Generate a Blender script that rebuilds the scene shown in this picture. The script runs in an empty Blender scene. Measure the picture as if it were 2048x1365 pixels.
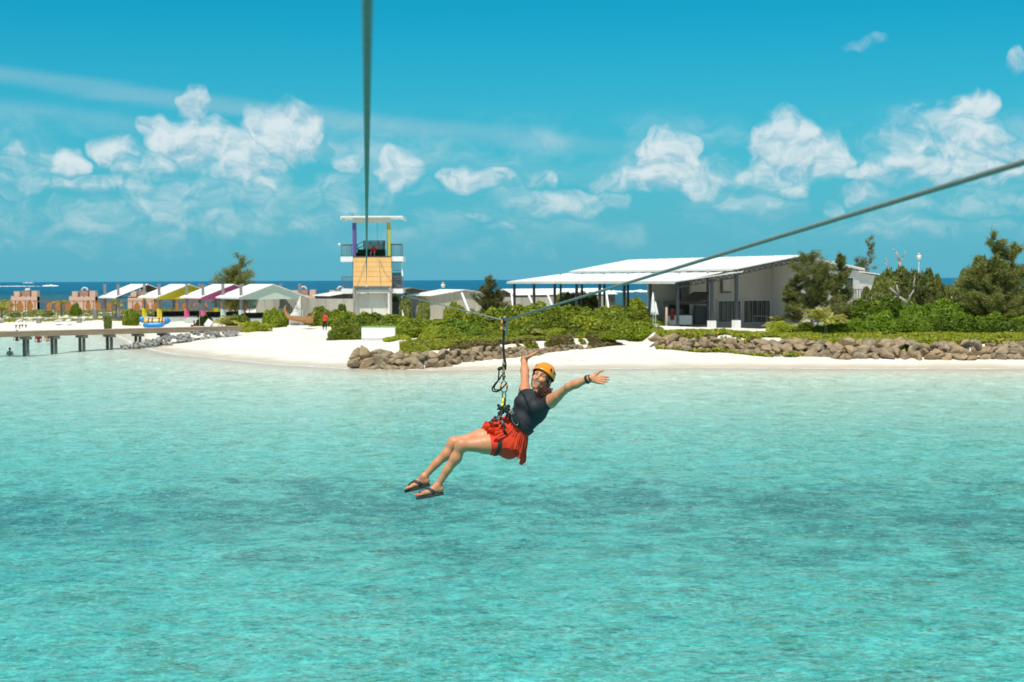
import bpy, bmesh, math, random
import numpy as np
from mathutils import Vector, Matrix

random.seed(7); RNG = np.random.default_rng(7)
SC = bpy.context.scene
COL = SC.collection
R = math.radians

# ------------------------------------------------------------------ camera
CAM_H = 5.8
FPX = 50.0 / 36.0 * 2048.0            # focal length in photo pixels (photo is 2048 x 1365)
cam_data = bpy.data.cameras.new('camera')
cam_data.lens = 50.0; cam_data.sensor_width = 36.0; cam_data.sensor_fit = 'HORIZONTAL'
cam_data.clip_start = 0.05; cam_data.clip_end = 60000.0
cam_data.dof.use_dof = True; cam_data.dof.focus_distance = 12.55; cam_data.dof.aperture_fstop = 4.5
cam = bpy.data.objects.new('camera', cam_data); COL.objects.link(cam)
CAM_M = Matrix.Translation((0, 0, CAM_H)) @ Matrix.Rotation(R(90 - 2.47), 4, 'X') @ Matrix.Rotation(R(-0.265), 4, 'Z')
cam.matrix_world = CAM_M
SC.camera = cam

def ray(px, py):
    d = Vector(((px - 1024.0) / FPX, -(py - 682.5) / FPX, -1.0))
    return (CAM_M.to_3x3() @ d)
def at(px, py, dist):
    """point of the place seen at photo pixel px,py and `dist` metres ahead"""
    d = ray(px, py); return Vector((0, 0, CAM_H)) + d * (dist / d.y)
def ground(px, py, z):
    d = ray(px, py); return Vector((0, 0, CAM_H)) + d * ((z - CAM_H) / d.z)

# ------------------------------------------------------------------ sun, sky, exposure
SUN_DIR = Vector((-0.15, -0.42, 0.89)).normalized()      # towards the sun: high, behind the camera
sun_data = bpy.data.lights.new('sun', 'SUN'); sun_data.energy = 4.9; sun_data.angle = R(1.4); sun_data.color = (1.0, 0.905, 0.77)
sun = bpy.data.objects.new('sun', sun_data); COL.objects.link(sun)
sun.rotation_euler = SUN_DIR.to_track_quat('Z', 'Y').to_euler(); sun.location = (0, 0, 60)

world = bpy.data.worlds.new('World'); SC.world = world; world.use_nodes = True
SC.view_settings.view_transform = 'Standard'; SC.view_settings.look = 'None'
SC.view_settings.exposure = 0.0; SC.view_settings.gamma = 1.0; SC.view_settings.use_curve_mapping = False
SC.render.engine = 'CYCLES'
SC.cycles.max_bounces = 5; SC.cycles.transparent_max_bounces = 12
SC.cycles.caustics_reflective = False; SC.cycles.caustics_refractive = False
SC.cycles.use_denoising = True; SC.cycles.sample_clamp_indirect = 6.0

class NT:
    """small helper for node trees"""
    def __init__(s, tree): s.t = tree; s.n = tree.nodes; s.l = tree.links
    def node(s, typ, **kw):
        n = s.n.new(typ)
        for k, v in kw.items(): setattr(n, k, v)
        return n
    def put(s, sock, v):
        if v is None: return
        if isinstance(v, bpy.types.NodeSocket): s.l.new(v, sock)
        elif isinstance(v, (int, float)) and hasattr(sock.default_value, '__len__'): sock.default_value = [v] * len(sock.default_value)
        else:
            if hasattr(sock.default_value, '__len__') and len(sock.default_value) == 4 and len(v) == 3: v = (*v, 1.0)
            sock.default_value = v
    def math(s, op, a, b=None, c=None, clamp=False):
        n = s.node('ShaderNodeMath', operation=op, use_clamp=clamp)
        s.put(n.inputs[0], a); s.put(n.inputs[1], b); s.put(n.inputs[2], c); return n.outputs[0]
    def vmath(s, op, a, b=None, c=None):
        n = s.node('ShaderNodeVectorMath', operation=op)
        s.put(n.inputs[0], a); s.put(n.inputs[1], b); s.put(n.inputs[2], c)
        return n.outputs[1] if op in ('DOT_PRODUCT', 'LENGTH', 'DISTANCE') else n.outputs[0]
    def noise(s, vec, scale, detail=4.0, rough=0.55, dist=0.0, typ=None):
        n = s.node('ShaderNodeTexNoise'); s.put(n.inputs['Vector'], vec); s.put(n.inputs['Scale'], scale)
        n.inputs['Detail'].default_value = detail; n.inputs['Roughness'].default_value = rough; n.inputs['Distortion'].default_value = dist
        return n.outputs[0]
    def ramp(s, fac, stops, interp='LINEAR'):
        n = s.node('ShaderNodeValToRGB'); n.color_ramp.interpolation = interp
        el = n.color_ramp.elements
        while len(el) > 1: el.remove(el[-1])
        el[0].position = stops[0][0]; el[0].color = (*stops[0][1], 1)
        for p, c in stops[1:]:
            e = el.new(p); e.color = (*c, 1)
        s.put(n.inputs[0], fac); return n.outputs[0]
    def mix(s, fac, a, b, typ='RGBA', blend='MIX'):
        n = s.node('ShaderNodeMix', data_type=typ)
        if typ == 'RGBA': n.blend_type = blend
        ins = [i for i in n.inputs if i.enabled]
        s.put(ins[0], fac); s.put(ins[1], a); s.put(ins[2], b)
        return [o for o in n.outputs if o.enabled][0]
    def smooth(s, x, lo, hi, a=0.0, b=1.0):
        n = s.node('ShaderNodeMapRange', interpolation_type='SMOOTHSTEP')
        s.put(n.inputs[0], x); s.put(n.inputs[1], lo); s.put(n.inputs[2], hi); s.put(n.inputs[3], a); s.put(n.inputs[4], b)
        return n.outputs[0]
    def comb(s, x, y, z):
        n = s.node('ShaderNodeCombineXYZ'); s.put(n.inputs[0], x); s.put(n.inputs[1], y); s.put(n.inputs[2], z); return n.outputs[0]

def build_world():
    w = NT(world.node_tree)
    for n in list(w.n): w.n.remove(n)
    out = w.node('ShaderNodeOutputWorld'); bg = w.node('ShaderNodeBackground'); w.l.new(bg.outputs[0], out.inputs[0])
    sky = w.node('ShaderNodeTexSky', sky_type='NISHITA'); sky.sun_disc = False
    sky.sun_elevation = math.asin(SUN_DIR.z); sky.sun_rotation = math.atan2(SUN_DIR.x, SUN_DIR.y)
    sky.air_density = 1.0; sky.dust_density = 0.6; sky.ozone_density = 2.0; sky.altitude = 0.0
    skyc = w.vmath('MULTIPLY', sky.outputs[0], SKY_TINT)
    tc = w.node('ShaderNodeTexCoord'); d = w.vmath('NORMALIZE', tc.outputs['Generated'])
    sep = w.node('ShaderNodeSeparateXYZ'); w.put(sep.inputs[0], d)
    az = w.math('ARCTAN2', sep.outputs[0], sep.outputs[1]); el = w.math('ARCSINE', sep.outputs[2])
    uv = w.comb(az, el, 0.0)
    # cloud banks in azimuth / elevation: where each heap stands in the sky (given as photo px for convenience)
    blobs = [(385, 215, 26, 34, .75), (402, 285, 58, 46, 1), (325, 268, 35, 28, .75), (575, 262, 68, 46, 1.05), (490, 325, 55, 42, .85), (520, 360, 40, 30, .6),
             (225, 298, 34, 26, .8), (120, 322, 34, 26, .75), (290, 330, 48, 32, .6), (25, 320, 22, 26, .6), (150, 372, 120, 20, .55), (350, 385, 110, 20, .5),
             (300, 445, 240, 60, .42), (580, 410, 170, 55, .38), (180, 480, 180, 30, .33), (795, 335, 36, 36, .85), (770, 385, 30, 25, .4), (700, 325, 22, 17, .5), (950, 358, 62, 20, .85), (1135, 407, 84, 24, .8),
             (1085, 357, 32, 17, .5), (945, 437, 30, 10, .5), (1005, 455, 30, 12, .45), (1340, 322, 56, 46, 1), (1295, 360, 90, 24, .8), (1410, 352, 60, 32, .65),
             (1560, 300, 58, 54, .9), (1622, 318, 48, 42, .9), (1560, 350, 110, 18, .55), (1590, 377, 30, 14, .55), (1947, 212, 42, 28, 1.05), (1900, 282, 84, 60, .66),
             (1820, 330, 44, 28, .75), (1935, 342, 74, 30, .75), (2030, 300, 36, 24, .7), (1757, 345, 42, 22, .65), (1730, 387, 34, 24, .65), (1660, 417, 22, 17, .5),
             (1960, 402, 130, 22, .5), (2045, 130, 20, 25, .6), (1730, 82, 40, 8, .35), (1500, 410, 60, 14, .4), (1850, 460, 150, 16, .33), (1000, 500, 200, 20, .25)]
    lst = []
    for (bx, by, rx, ry, s) in blobs:
        dd = ray(bx, by).normalized(); lst.append((math.atan2(dd.x, dd.y), math.asin(dd.z), rx / FPX * CL_W, ry / FPX * CL_H, s))
    lst.sort(key=lambda b: b[0] - b[2])
    layers = []
    for b in lst:                       # heaps that do not overlap sideways share one profile
        for L in layers:
            if L[-1][0] + L[-1][2] < b[0] - b[2]: L.append(b); break
        else: layers.append([b])
    AZ = .40; EL = .25
    warp = w.node('ShaderNodeTexNoise'); w.put(warp.inputs['Vector'], uv); warp.inputs['Scale'].default_value = 34; warp.inputs['Detail'].default_value = 2
    p = w.vmath('MULTIPLY_ADD', w.vmath('SUBTRACT', warp.outputs['Color'], (.5, .5, .5)), (.042, .024, 0), uv)
    ps = w.node('ShaderNodeSeparateXYZ'); w.put(ps.inputs[0], p)
    x = w.math('MULTIPLY_ADD', ps.outputs[0], .5 / AZ, .5, clamp=True)
    acc = None; grad = None
    for L in layers:
        cv = w.node('ShaderNodeRGBCurve'); mp = cv.mapping; mp.use_clip = False
        pts = [(0, L[0][1], .01, 0)]
        for (u0, v0, ru, rv, s) in L:
            for k in (-1, -.8, -.5, 0, .5, .8, 1):
                pts.append((.5 + .5 * (u0 + k * ru) / AZ, v0, max(.15, math.sqrt(max(0, 1 - k * k))) * rv, s * (1 - .62 * k * k) if abs(k) < 1 else 0.0))
        pts.append((1, L[-1][1], .01, 0))
        for ci, sel in ((0, 1), (1, 2), (2, 3)):
            c = mp.curves[ci]
            val = lambda q: q[1] / EL if sel == 1 else (q[2] / .05 if sel == 2 else q[3] / 1.2)
            c.points[0].location = (0, val(pts[0])); c.points[1].location = (1, val(pts[-1]))
            for q in pts[1:-1]: c.points.new(q[0], val(q))
            for q in c.points: q.handle_type = 'VECTOR'
        mp.update()
        w.put(cv.inputs['Color'], w.comb(x, x, x))
        ss = w.node('ShaderNodeSeparateXYZ'); w.put(ss.inputs[0], cv.outputs[0])
        dv = w.math('DIVIDE', w.math('MULTIPLY_ADD', ss.outputs[0], -EL, ps.outputs[1]), w.math('MULTIPLY', ss.outputs[1], .05))
        e = w.math('MULTIPLY', w.math('MULTIPLY_ADD', w.math('MULTIPLY', dv, dv), -.95, 1.2), ss.outputs[2])
        if acc is None: acc = w.math('MAXIMUM', e, 0.0); grad = dv
        else:
            gt = w.math('GREATER_THAN', e, acc); grad = w.mix(gt, grad, dv, 'FLOAT'); acc = w.math('MAXIMUM', acc, e)
    # same heaps carry on outside the frame; overhead ones added to whiten the fill
    rn = w.noise(w.vmath('MULTIPLY', d, (3, 3, 9)), 1.4, 2, .5)
    away = w.math('MAXIMUM', w.smooth(w.math('ABSOLUTE', az), .40, .52), w.smooth(el, .22, .34))
    acc = w.math('MAXIMUM', acc, w.math('MULTIPLY', w.smooth(rn, .46, .66, 0, 1.0), away))
    pn = w.vmath('MULTIPLY', p, (1.0, 1.25, 1.0))
    n1 = w.noise(pn, 36.0, 7.0, .60, .0)
    n1b = w.noise(w.vmath('ADD', pn, (-.0030, .0080, 0)), 36.0, 4.0, .60, .0)
    d0 = w.math('ADD', acc, w.math('MULTIPLY_ADD', n1, 1.5, -.70))
    alpha = w.math('MULTIPLY', w.smooth(d0, .08, .90), w.smooth(acc, .02, .25))
    gr = w.math('MINIMUM', w.math('MAXIMUM', grad, -1.0), 1.0)
    up = w.math('ADD', w.math('MULTIPLY', w.math('SUBTRACT', n1, n1b), 2.2), w.math('MULTIPLY_ADD', gr, .22, w.math('MULTIPLY', d0, .16)))
    lit = w.smooth(up, -.50, .50)
    ccol = w.mix(lit, CLOUD_DARK, CLOUD_LIT)
    # haze towards the horizon swallows low clouds
    low = w.smooth(el, 0.0, 0.075)
    alpha = w.math('MULTIPLY', alpha, w.math('MULTIPLY_ADD', low, .80, .10))
    alpha = w.math('MULTIPLY', alpha, .90)
    # hazy cloud banks low over the sea
    bank = w.noise(w.vmath('MULTIPLY', p, (1, 2.2, 1)), 13.0, 4, .55)
    bank = w.math('MULTIPLY', w.smooth(bank, .42, .70), w.math('MULTIPLY', w.smooth(el, .012, .045), w.smooth(el, .085, .125, 1, 0)))
    alpha = w.math('MAXIMUM', alpha, w.math('MULTIPLY', bank, .36))
    # thin high streak crossing the sky
    dA = ray(0, 150).normalized(); dB = ray(1290, 303).normalized()
    uA, vA, uB, vB = math.atan2(dA.x, dA.y), math.asin(dA.z), math.atan2(dB.x, dB.y), math.asin(dB.z)
    k = (vB - vA) / (uB - uA)
    sn = w.noise(w.vmath('MULTIPLY', uv, (5, 26, 1)), 2.0, 4, .55, .3)
    off = w.math('SUBTRACT', el, w.math('MULTIPLY_ADD', az, k, vA - k * uA))
    off = w.math('MULTIPLY_ADD', w.math('SUBTRACT', sn, .5), .010, off)
    s1 = w.math('SUBTRACT', 1.0, w.math('ABSOLUTE', w.math('DIVIDE', off, .0095)), clamp=True)
    s2 = w.math('SUBTRACT', 1.0, w.math('ABSOLUTE', w.math('DIVIDE', w.math('ADD', off, .021), .010)), clamp=True)
    st = w.math('ADD', w.smooth(s1, 0, .9), w.math('MULTIPLY', w.smooth(s2, 0, 1), .5))
    fade = w.math('MULTIPLY', w.smooth(az, uB - .10, uB + .03, 1, 0), w.smooth(az, uA - .6, uA - .1, 0, 1))
    st = w.math('MULTIPLY', w.math('MULTIPLY', st, fade), w.math('MULTIPLY_ADD', sn, .5, .18), clamp=True)
    haze = w.smooth(el, -.02, .20, 1, 0)
    base = w.mix(w.math('MULTIPLY', haze, HAZE_AMT), skyc, HAZE_COL)
    c = w.mix(w.math('MULTIPLY', st, .85), base, CIRRUS)
    c = w.mix(alpha, c, ccol)
    w.put(bg.inputs[0], c); bg.inputs[1].default_value = SKY_STR
SKY_STR = 0.10; CL_W = 1.5; CL_H = 1.42
SKY_TINT = (0.035, 0.93, 1.03)
CLOUD_LIT = (8.3, 8.8, 8.9); CLOUD_DARK = (2.7, 5.2, 6.5); CIRRUS = (3.4, 5.8, 6.8)
HAZE_COL = (1.3, 4.4, 5.95); HAZE_AMT = 0.9
build_world()
world.cycles.sampling_method = 'MANUAL'; world.cycles.sample_map_resolution = 256

# ------------------------------------------------------------------ object helpers
def tag(o, label=None, cat=None, group=None, kind=None):
    if label: o['label'] = label
    if cat: o['category'] = cat
    if group: o['group'] = group
    if kind: o['kind'] = kind
    return o
def empty(name, loc, label=None, cat=None, group=None, rz=0.0):
    o = bpy.data.objects.new(name, None); COL.objects.link(o); o.empty_display_size = .2
    o.location = loc; o.rotation_euler = (0, 0, rz)
    return tag(o, label, cat, group)
def link(name, me, mats, parent=None, smooth=False):
    o = bpy.data.objects.new(name, me); COL.objects.link(o)
    if mats is not None and len(me.materials) == 0:
        for m in (mats if isinstance(mats, (list, tuple)) else [mats]): me.materials.append(m)
    if smooth: me.shade_smooth()
    if parent is not None: o.parent = parent
    return o
def copy_tree(o, parent=None):
    c = o.copy(); COL.objects.link(c); c.parent = parent
    for ch in list(o.children): copy_tree(ch, c)
    return c

class MB:
    """mesh builder: collects verts/faces, build() links ONE mesh object"""
    def __init__(s): s.v = []; s.f = []; s.m = []
    def add(s, vs, fs, mi=0):
        b = len(s.v); s.v += [tuple(v) for v in vs]; s.f += [tuple(b + i for i in f) for f in fs]; s.m += [mi] * len(fs); return s
    def box(s, c, size, rz=0.0, mi=0, M=None):
        x, y, z = size[0] / 2, size[1] / 2, size[2] / 2
        vs = [Vector((a * x, b * y, cc * z)) for a in (-1, 1) for b in (-1, 1) for cc in (-1, 1)]
        if M is not None: vs = [M @ v for v in vs]
        if rz: vs = [Matrix.Rotation(rz, 3, 'Z') @ v for v in vs]
        vs = [v + Vector(c) for v in vs]
        return s.add(vs, [(0, 1, 3, 2), (4, 6, 7, 5), (0, 4, 5, 1), (2, 3, 7, 6), (0, 2, 6, 4), (1, 5, 7, 3)], mi)
    def bar(s, a, b, w, h=None, mi=0, up=(0, 0, 1)):
        """rectangular bar from a to b"""
        a = Vector(a); b = Vector(b); h = h or w; d = (b - a).normalized(); up = Vector(up)
        if abs(d.dot(up)) > .98: up = Vector((0, 1, 0))
        x = d.cross(up).normalized(); y = x.cross(d).normalized()
        vs = [p + x * (i * w / 2) + y * (j * h / 2) for p in (a, b) for i, j in ((-1, -1), (1, -1), (1, 1), (-1, 1))]
        return s.add(vs, [(3, 2, 1, 0), (4, 5, 6, 7), (0, 1, 5, 4), (1, 2, 6, 5), (2, 3, 7, 6), (3, 0, 4, 7)], mi)
    def tube(s, pts, r, n=8, mi=0, cap=True, closed=False):
        pts = [Vector(p) for p in pts]; N = len(pts)
        rs = list(r) if hasattr(r, '__len__') else [r] * N
        b = len(s.v); prev = None
        for i, p in enumerate(pts):
            if closed: t = pts[(i + 1) % N] - pts[i - 1]
            else: t = pts[min(i + 1, N - 1)] - pts[max(i - 1, 0)]
            t = t.normalized() if t.length > 1e-9 else Vector((0, 0, 1))
            if prev is None:
                u = t.cross(Vector((0, 0, 1)));
                if u.length < .05: u = t.cross(Vector((0, 1, 0)))
            else: u = prev - t * prev.dot(t)
            u.normalize(); prev = u; w = t.cross(u)
            for k in range(n):
                a = 2 * math.pi * k / n
                s.v.append(tuple(p + (u * math.cos(a) + w * math.sin(a)) * rs[i]))
        cnt = N if closed else N - 1
        for i in range(cnt):
            j = (i + 1) % N
            for k in range(n):
                k2 = (k + 1) % n
                s.f.append((b + i * n + k, b + i * n + k2, b + j * n + k2, b + j * n + k)); s.m.append(mi)
        if cap and not closed:
            s.f.append(tuple(b + k for k in reversed(range(n)))); s.m.append(mi)
            s.f.append(tuple(b + (N - 1) * n + k for k in range(n))); s.m.append(mi)
        return s
    def prism(s, poly, off, mi=0):
        """closed polygon (list of 3d points) extruded by vector off"""
        n = len(poly); off = Vector(off)
        vs = [Vector(p) for p in poly] + [Vector(p) + off for p in poly]
        nrm = Vector((0, 0, 0))
        for i in range(n): nrm += Vector(poly[i]).cross(Vector(poly[(i + 1) % n]))
        fl = nrm.dot(off) > 0
        fs = [tuple(reversed(range(n))) if fl else tuple(range(n)), tuple(range(n, 2 * n)) if fl else tuple(reversed(range(n, 2 * n)))]
        for i in range(n):
            j = (i + 1) % n
            fs.append((i, j, n + j, n + i) if fl else (j, i, n + i, n + j))
        return s.add(vs, fs, mi)
    def mesh(s, name='mesh'):
        me = bpy.data.meshes.new(name); me.from_pydata(s.v, [], s.f)
        if any(s.m): me.polygons.foreach_set('material_index', s.m)
        me.update(); return me
    def build(s, name, mats, parent=None, smooth=False):
        return link(name, s.mesh(name), mats, parent, smooth)

def np_mesh(name, V, F):
    """fast mesh from numpy arrays; F is (n,3) or (n,4)"""
    me = bpy.data.meshes.new(name); V = np.ascontiguousarray(V, np.float32); F = np.ascontiguousarray(F, np.int32)
    k = F.shape[1]
    me.vertices.add(len(V)); me.vertices.foreach_set('co', V.ravel())
    me.loops.add(F.size); me.loops.foreach_set('vertex_index', F.ravel())
    me.polygons.add(len(F)); me.polygons.foreach_set('loop_start', np.arange(0, F.size, k, dtype=np.int32))
    me.update(calc_edges=True); me.validate(); return me

# ------------------------------------------------------------------ materials
MATS = {}
def mat(name, col, rough=.6, var=.12, scale=3.0, col2=None, bump=0.0, bscale=None, metal=0.0, spec=.5, stretch=(1, 1, 1), coord='Object', rnd=0.0, sheen=0.0, detail=5.0, trans=0.0):
    if name in MATS: return MATS[name]
    m = bpy.data.materials.new(name); m.use_nodes = True; t = NT(m.node_tree)
    b = t.n['Principled BSDF']
    tc = t.node('ShaderNodeTexCoord'); v = t.vmath('MULTIPLY', tc.outputs[coord], stretch)
    n = t.noise(v, scale, detail, .6)
    if col2 is None:
        lo = tuple(c * (1 - var) for c in col); hi = tuple(min(1, c * (1 + var)) for c in col)
    else: lo, hi = col, col2
    c = t.ramp(n, [(.28, lo), (.72, hi)])
    if rnd:
        oi = t.node('ShaderNodeObjectInfo')
        k = t.math('MULTIPLY_ADD', oi.outputs['Random'], rnd * 2, 1 - rnd)
        c = t.vmath('SCALE', c); nd = c.node; t.put(nd.inputs['Scale'], k)
    t.put(b.inputs['Base Color'], c); b.inputs['Roughness'].default_value = rough; b.inputs['Metallic'].default_value = metal
    b.inputs['Specular IOR Level'].default_value = spec
    if sheen: b.inputs['Sheen Weight'].default_value = sheen
    if trans: b.inputs['Transmission Weight'].default_value = trans
    if bump:
        bn = t.node('ShaderNodeBump'); bn.inputs['Strength'].default_value = 1.0; bn.inputs['Distance'].default_value = bump
        t.put(bn.inputs['Height'], t.noise(v, bscale or scale * 2, 6, .6)); t.l.new(bn.outputs[0], b.inputs['Normal'])
    MATS[name] = m; return m
def leaf_mat(name, lo, hi, rough=.45, trans=.35, hot=None):
    """foliage: colour from the per-leaf 'tint' attribute, thin-leaf translucency"""
    m = bpy.data.materials.new(name); m.use_nodes = True; t = NT(m.node_tree)
    t.n.remove(t.n['Principled BSDF']); out = t.n['Material Output']
    a = t.node('ShaderNodeAttribute', attribute_name='tint')
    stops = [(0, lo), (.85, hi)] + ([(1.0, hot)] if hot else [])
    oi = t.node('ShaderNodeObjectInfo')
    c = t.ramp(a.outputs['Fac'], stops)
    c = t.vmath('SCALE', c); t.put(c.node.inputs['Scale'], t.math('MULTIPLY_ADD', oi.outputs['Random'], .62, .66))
    p = t.node('ShaderNodeBsdfPrincipled'); t.put(p.inputs['Base Color'], c); p.inputs['Roughness'].default_value = rough; p.inputs['Specular IOR Level'].default_value = .35
    tr = t.node('ShaderNodeBsdfTranslucent'); t.put(tr.inputs[0], t.vmath('MULTIPLY', c, (1.5, 1.45, .5)))
    mx = t.node('ShaderNodeMixShader'); mx.inputs[0].default_value = trans
    t.l.new(p.outputs[0], mx.inputs[1]); t.l.new(tr.outputs[0], mx.inputs[2]); t.l.new(mx.outputs[0], out.inputs[0])
    return m

# value noise for terrain and scatter
def vnoise(x, y, seed=0):
    r = np.random.default_rng(seed).random((256, 256)).astype(np.float64)
    xi = np.floor(x).astype(int); yi = np.floor(y).astype(int); fx = x - xi; fy = y - yi
    fx = fx * fx * (3 - 2 * fx); fy = fy * fy * (3 - 2 * fy)
    g = lambda a, b: r[a & 255, b & 255]
    return (g(xi, yi) * (1 - fx) + g(xi + 1, yi) * fx) * (1 - fy) + (g(xi, yi + 1) * (1 - fx) + g(xi + 1, yi + 1) * fx) * fy
def fbm(x, y, seed=0, o=4):
    s = 0; a = .5
    for i in range(o): s = s + a * vnoise(x * 2 ** i, y * 2 ** i, seed + i); a *= .5
    return s

# ------------------------------------------------------------------ island, sea bed, water
def gp(px, py, z=0.0):
    p = ground(px, py, z); return (p.x, p.y)
SHORE = [(-4000, 172), (-150, 168), (-75, 165), gp(205, 665), gp(243, 672), gp(262, 682), gp(290, 695), gp(335, 705), gp(450, 718), gp(600, 731), gp(700, 738), gp(860, 740), gp(1000, 738.5),
         gp(1200, 737), gp(1400, 735.5), gp(1700, 737), gp(2048, 738), (60, 87), (130, 86), (4000, 120), (4000, 258), (160, 262), (60, 258), (0, 262), (-50, 256), (-150, 262), (-4000, 262)]
def shore_dist(X, Y):
    """signed distance to the shoreline, positive on land"""
    P = np.array(SHORE, float); Q = np.roll(P, -1, axis=0)
    best = np.full(X.shape, 1e12); inside = np.zeros(X.shape, bool)
    for (ax, ay), (bx, by) in zip(P, Q):
        dx, dy = bx - ax, by - ay
        t = np.clip(((X - ax) * dx + (Y - ay) * dy) / (dx * dx + dy * dy), 0, 1)
        best = np.minimum(best, (X - ax - t * dx) ** 2 + (Y - ay - t * dy) ** 2)
        c = ((ay > Y) != (by > Y)) & (X < (bx - ax) * (Y - ay) / (by - ay + 1e-12) + ax)
        inside ^= c
    d = np.sqrt(best); return np.where(inside, d, -d)
REV_L = [gp(*q) for q in ((700, 735, .1), (800, 734, .2), (870, 728, .35), (950, 719, .5), (1040, 713, .6), (1100, 706, .7), (1180, 699, .8), (1245, 691, .9))]
REV_R = [gp(*q) for q in ((1308, 700, .75), (1400, 702, .75), (1500, 705, .75), (1600, 708, .7), (1700, 711, .65), (1850, 713, .6), (2048, 715, .55), (2300, 717, .5), (2900, 720, .5))]
def sstep(x, a, b):
    u = np.clip((x - a) / (b - a), 0, 1); return u * u * (3 - 2 * u)
def berm(X, Y, line, H, x0, x1, soft, deep):
    P = np.array(line); yb = np.interp(X, P[:, 0], P[:, 1]); e = Y - yb
    return H * sstep(e, .5, 2.0) * (1 - sstep(e, deep, deep + 14)) * sstep(X, x0, x0 + soft) * (1 - sstep(X, x1 - soft, x1))
def height(X, Y):
    X = np.asarray(X, float); Y = np.asarray(Y, float)
    d = shore_dist(X, Y) + (fbm(X * .18, Y * .18, 3, 3) - .45) * 1.3
    land = np.interp(d, [0, 2, 5, 10, 20, 40, 80], [0, .22, .58, .88, 1.08, 1.25, 1.35])
    sea_f = np.interp(-d, [0, 3, 10, 20, 30, 38, 46, 60, 90, 400], [0, .14, .42, .70, 1.0, 1.5, 1.9, 2.1, 2.2, 3.0])
    sea_b = np.interp(-d, [0, 20, 80, 300, 900, 20000], [0, .8, 2.0, 5, 30, 60])
    z = np.where(d > 0, land, -np.where(Y > 215, sea_b, sea_f))
    z = z + np.where(d > 1.5, (fbm(X * .45, Y * .45, 11, 4) - .47) * .28, 0) + np.where(d < -6, (fbm(X * .25, Y * .25, 21, 4) - .47) * .5, 0)
    z = z + berm(X, Y, REV_L, .62, REV_L[0][0] + .3, REV_L[-1][0] + 1, 2.0, 8) + berm(X, Y, REV_R, .85, REV_R[0][0] - .5, 200, 1.5, 14)
    return z
def zat(x, y): return float(height(np.array([x]), np.array([y]))[0])
def axis(segs):
    out = []
    for a, b, st in segs: out += list(np.arange(a, b, st))
    out.append(segs[-1][1]); return np.array(out)
def grid_mesh(name, xs, ys, zf):
    X, Y = np.meshgrid(xs, ys); Z = zf(X, Y)
    V = np.stack([X.ravel(), Y.ravel(), Z.ravel()], 1); nx, ny = len(xs), len(ys)
    i = np.arange(nx * ny).reshape(ny, nx)
    F = np.stack([i[:-1, :-1].ravel(), i[:-1, 1:].ravel(), i[1:, 1:].ravel(), i[1:, :-1].ravel()], 1)
    return np_mesh(name, V, F), X, Y
XS = axis([(-20000, -2000, 3000), (-2000, -300, 170), (-300, -80, 10), (-80, -50, 1.5), (-50, 50, .5), (50, 90, 2), (90, 300, 10), (300, 2000, 170), (2000, 20001, 3000)])
YS = axis([(-60, 10, 7), (10, 80, 1), (80, 175, .5), (175, 280, 1.5), (280, 600, 16), (600, 3000, 120), (3000, 40001, 3700)])

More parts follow.
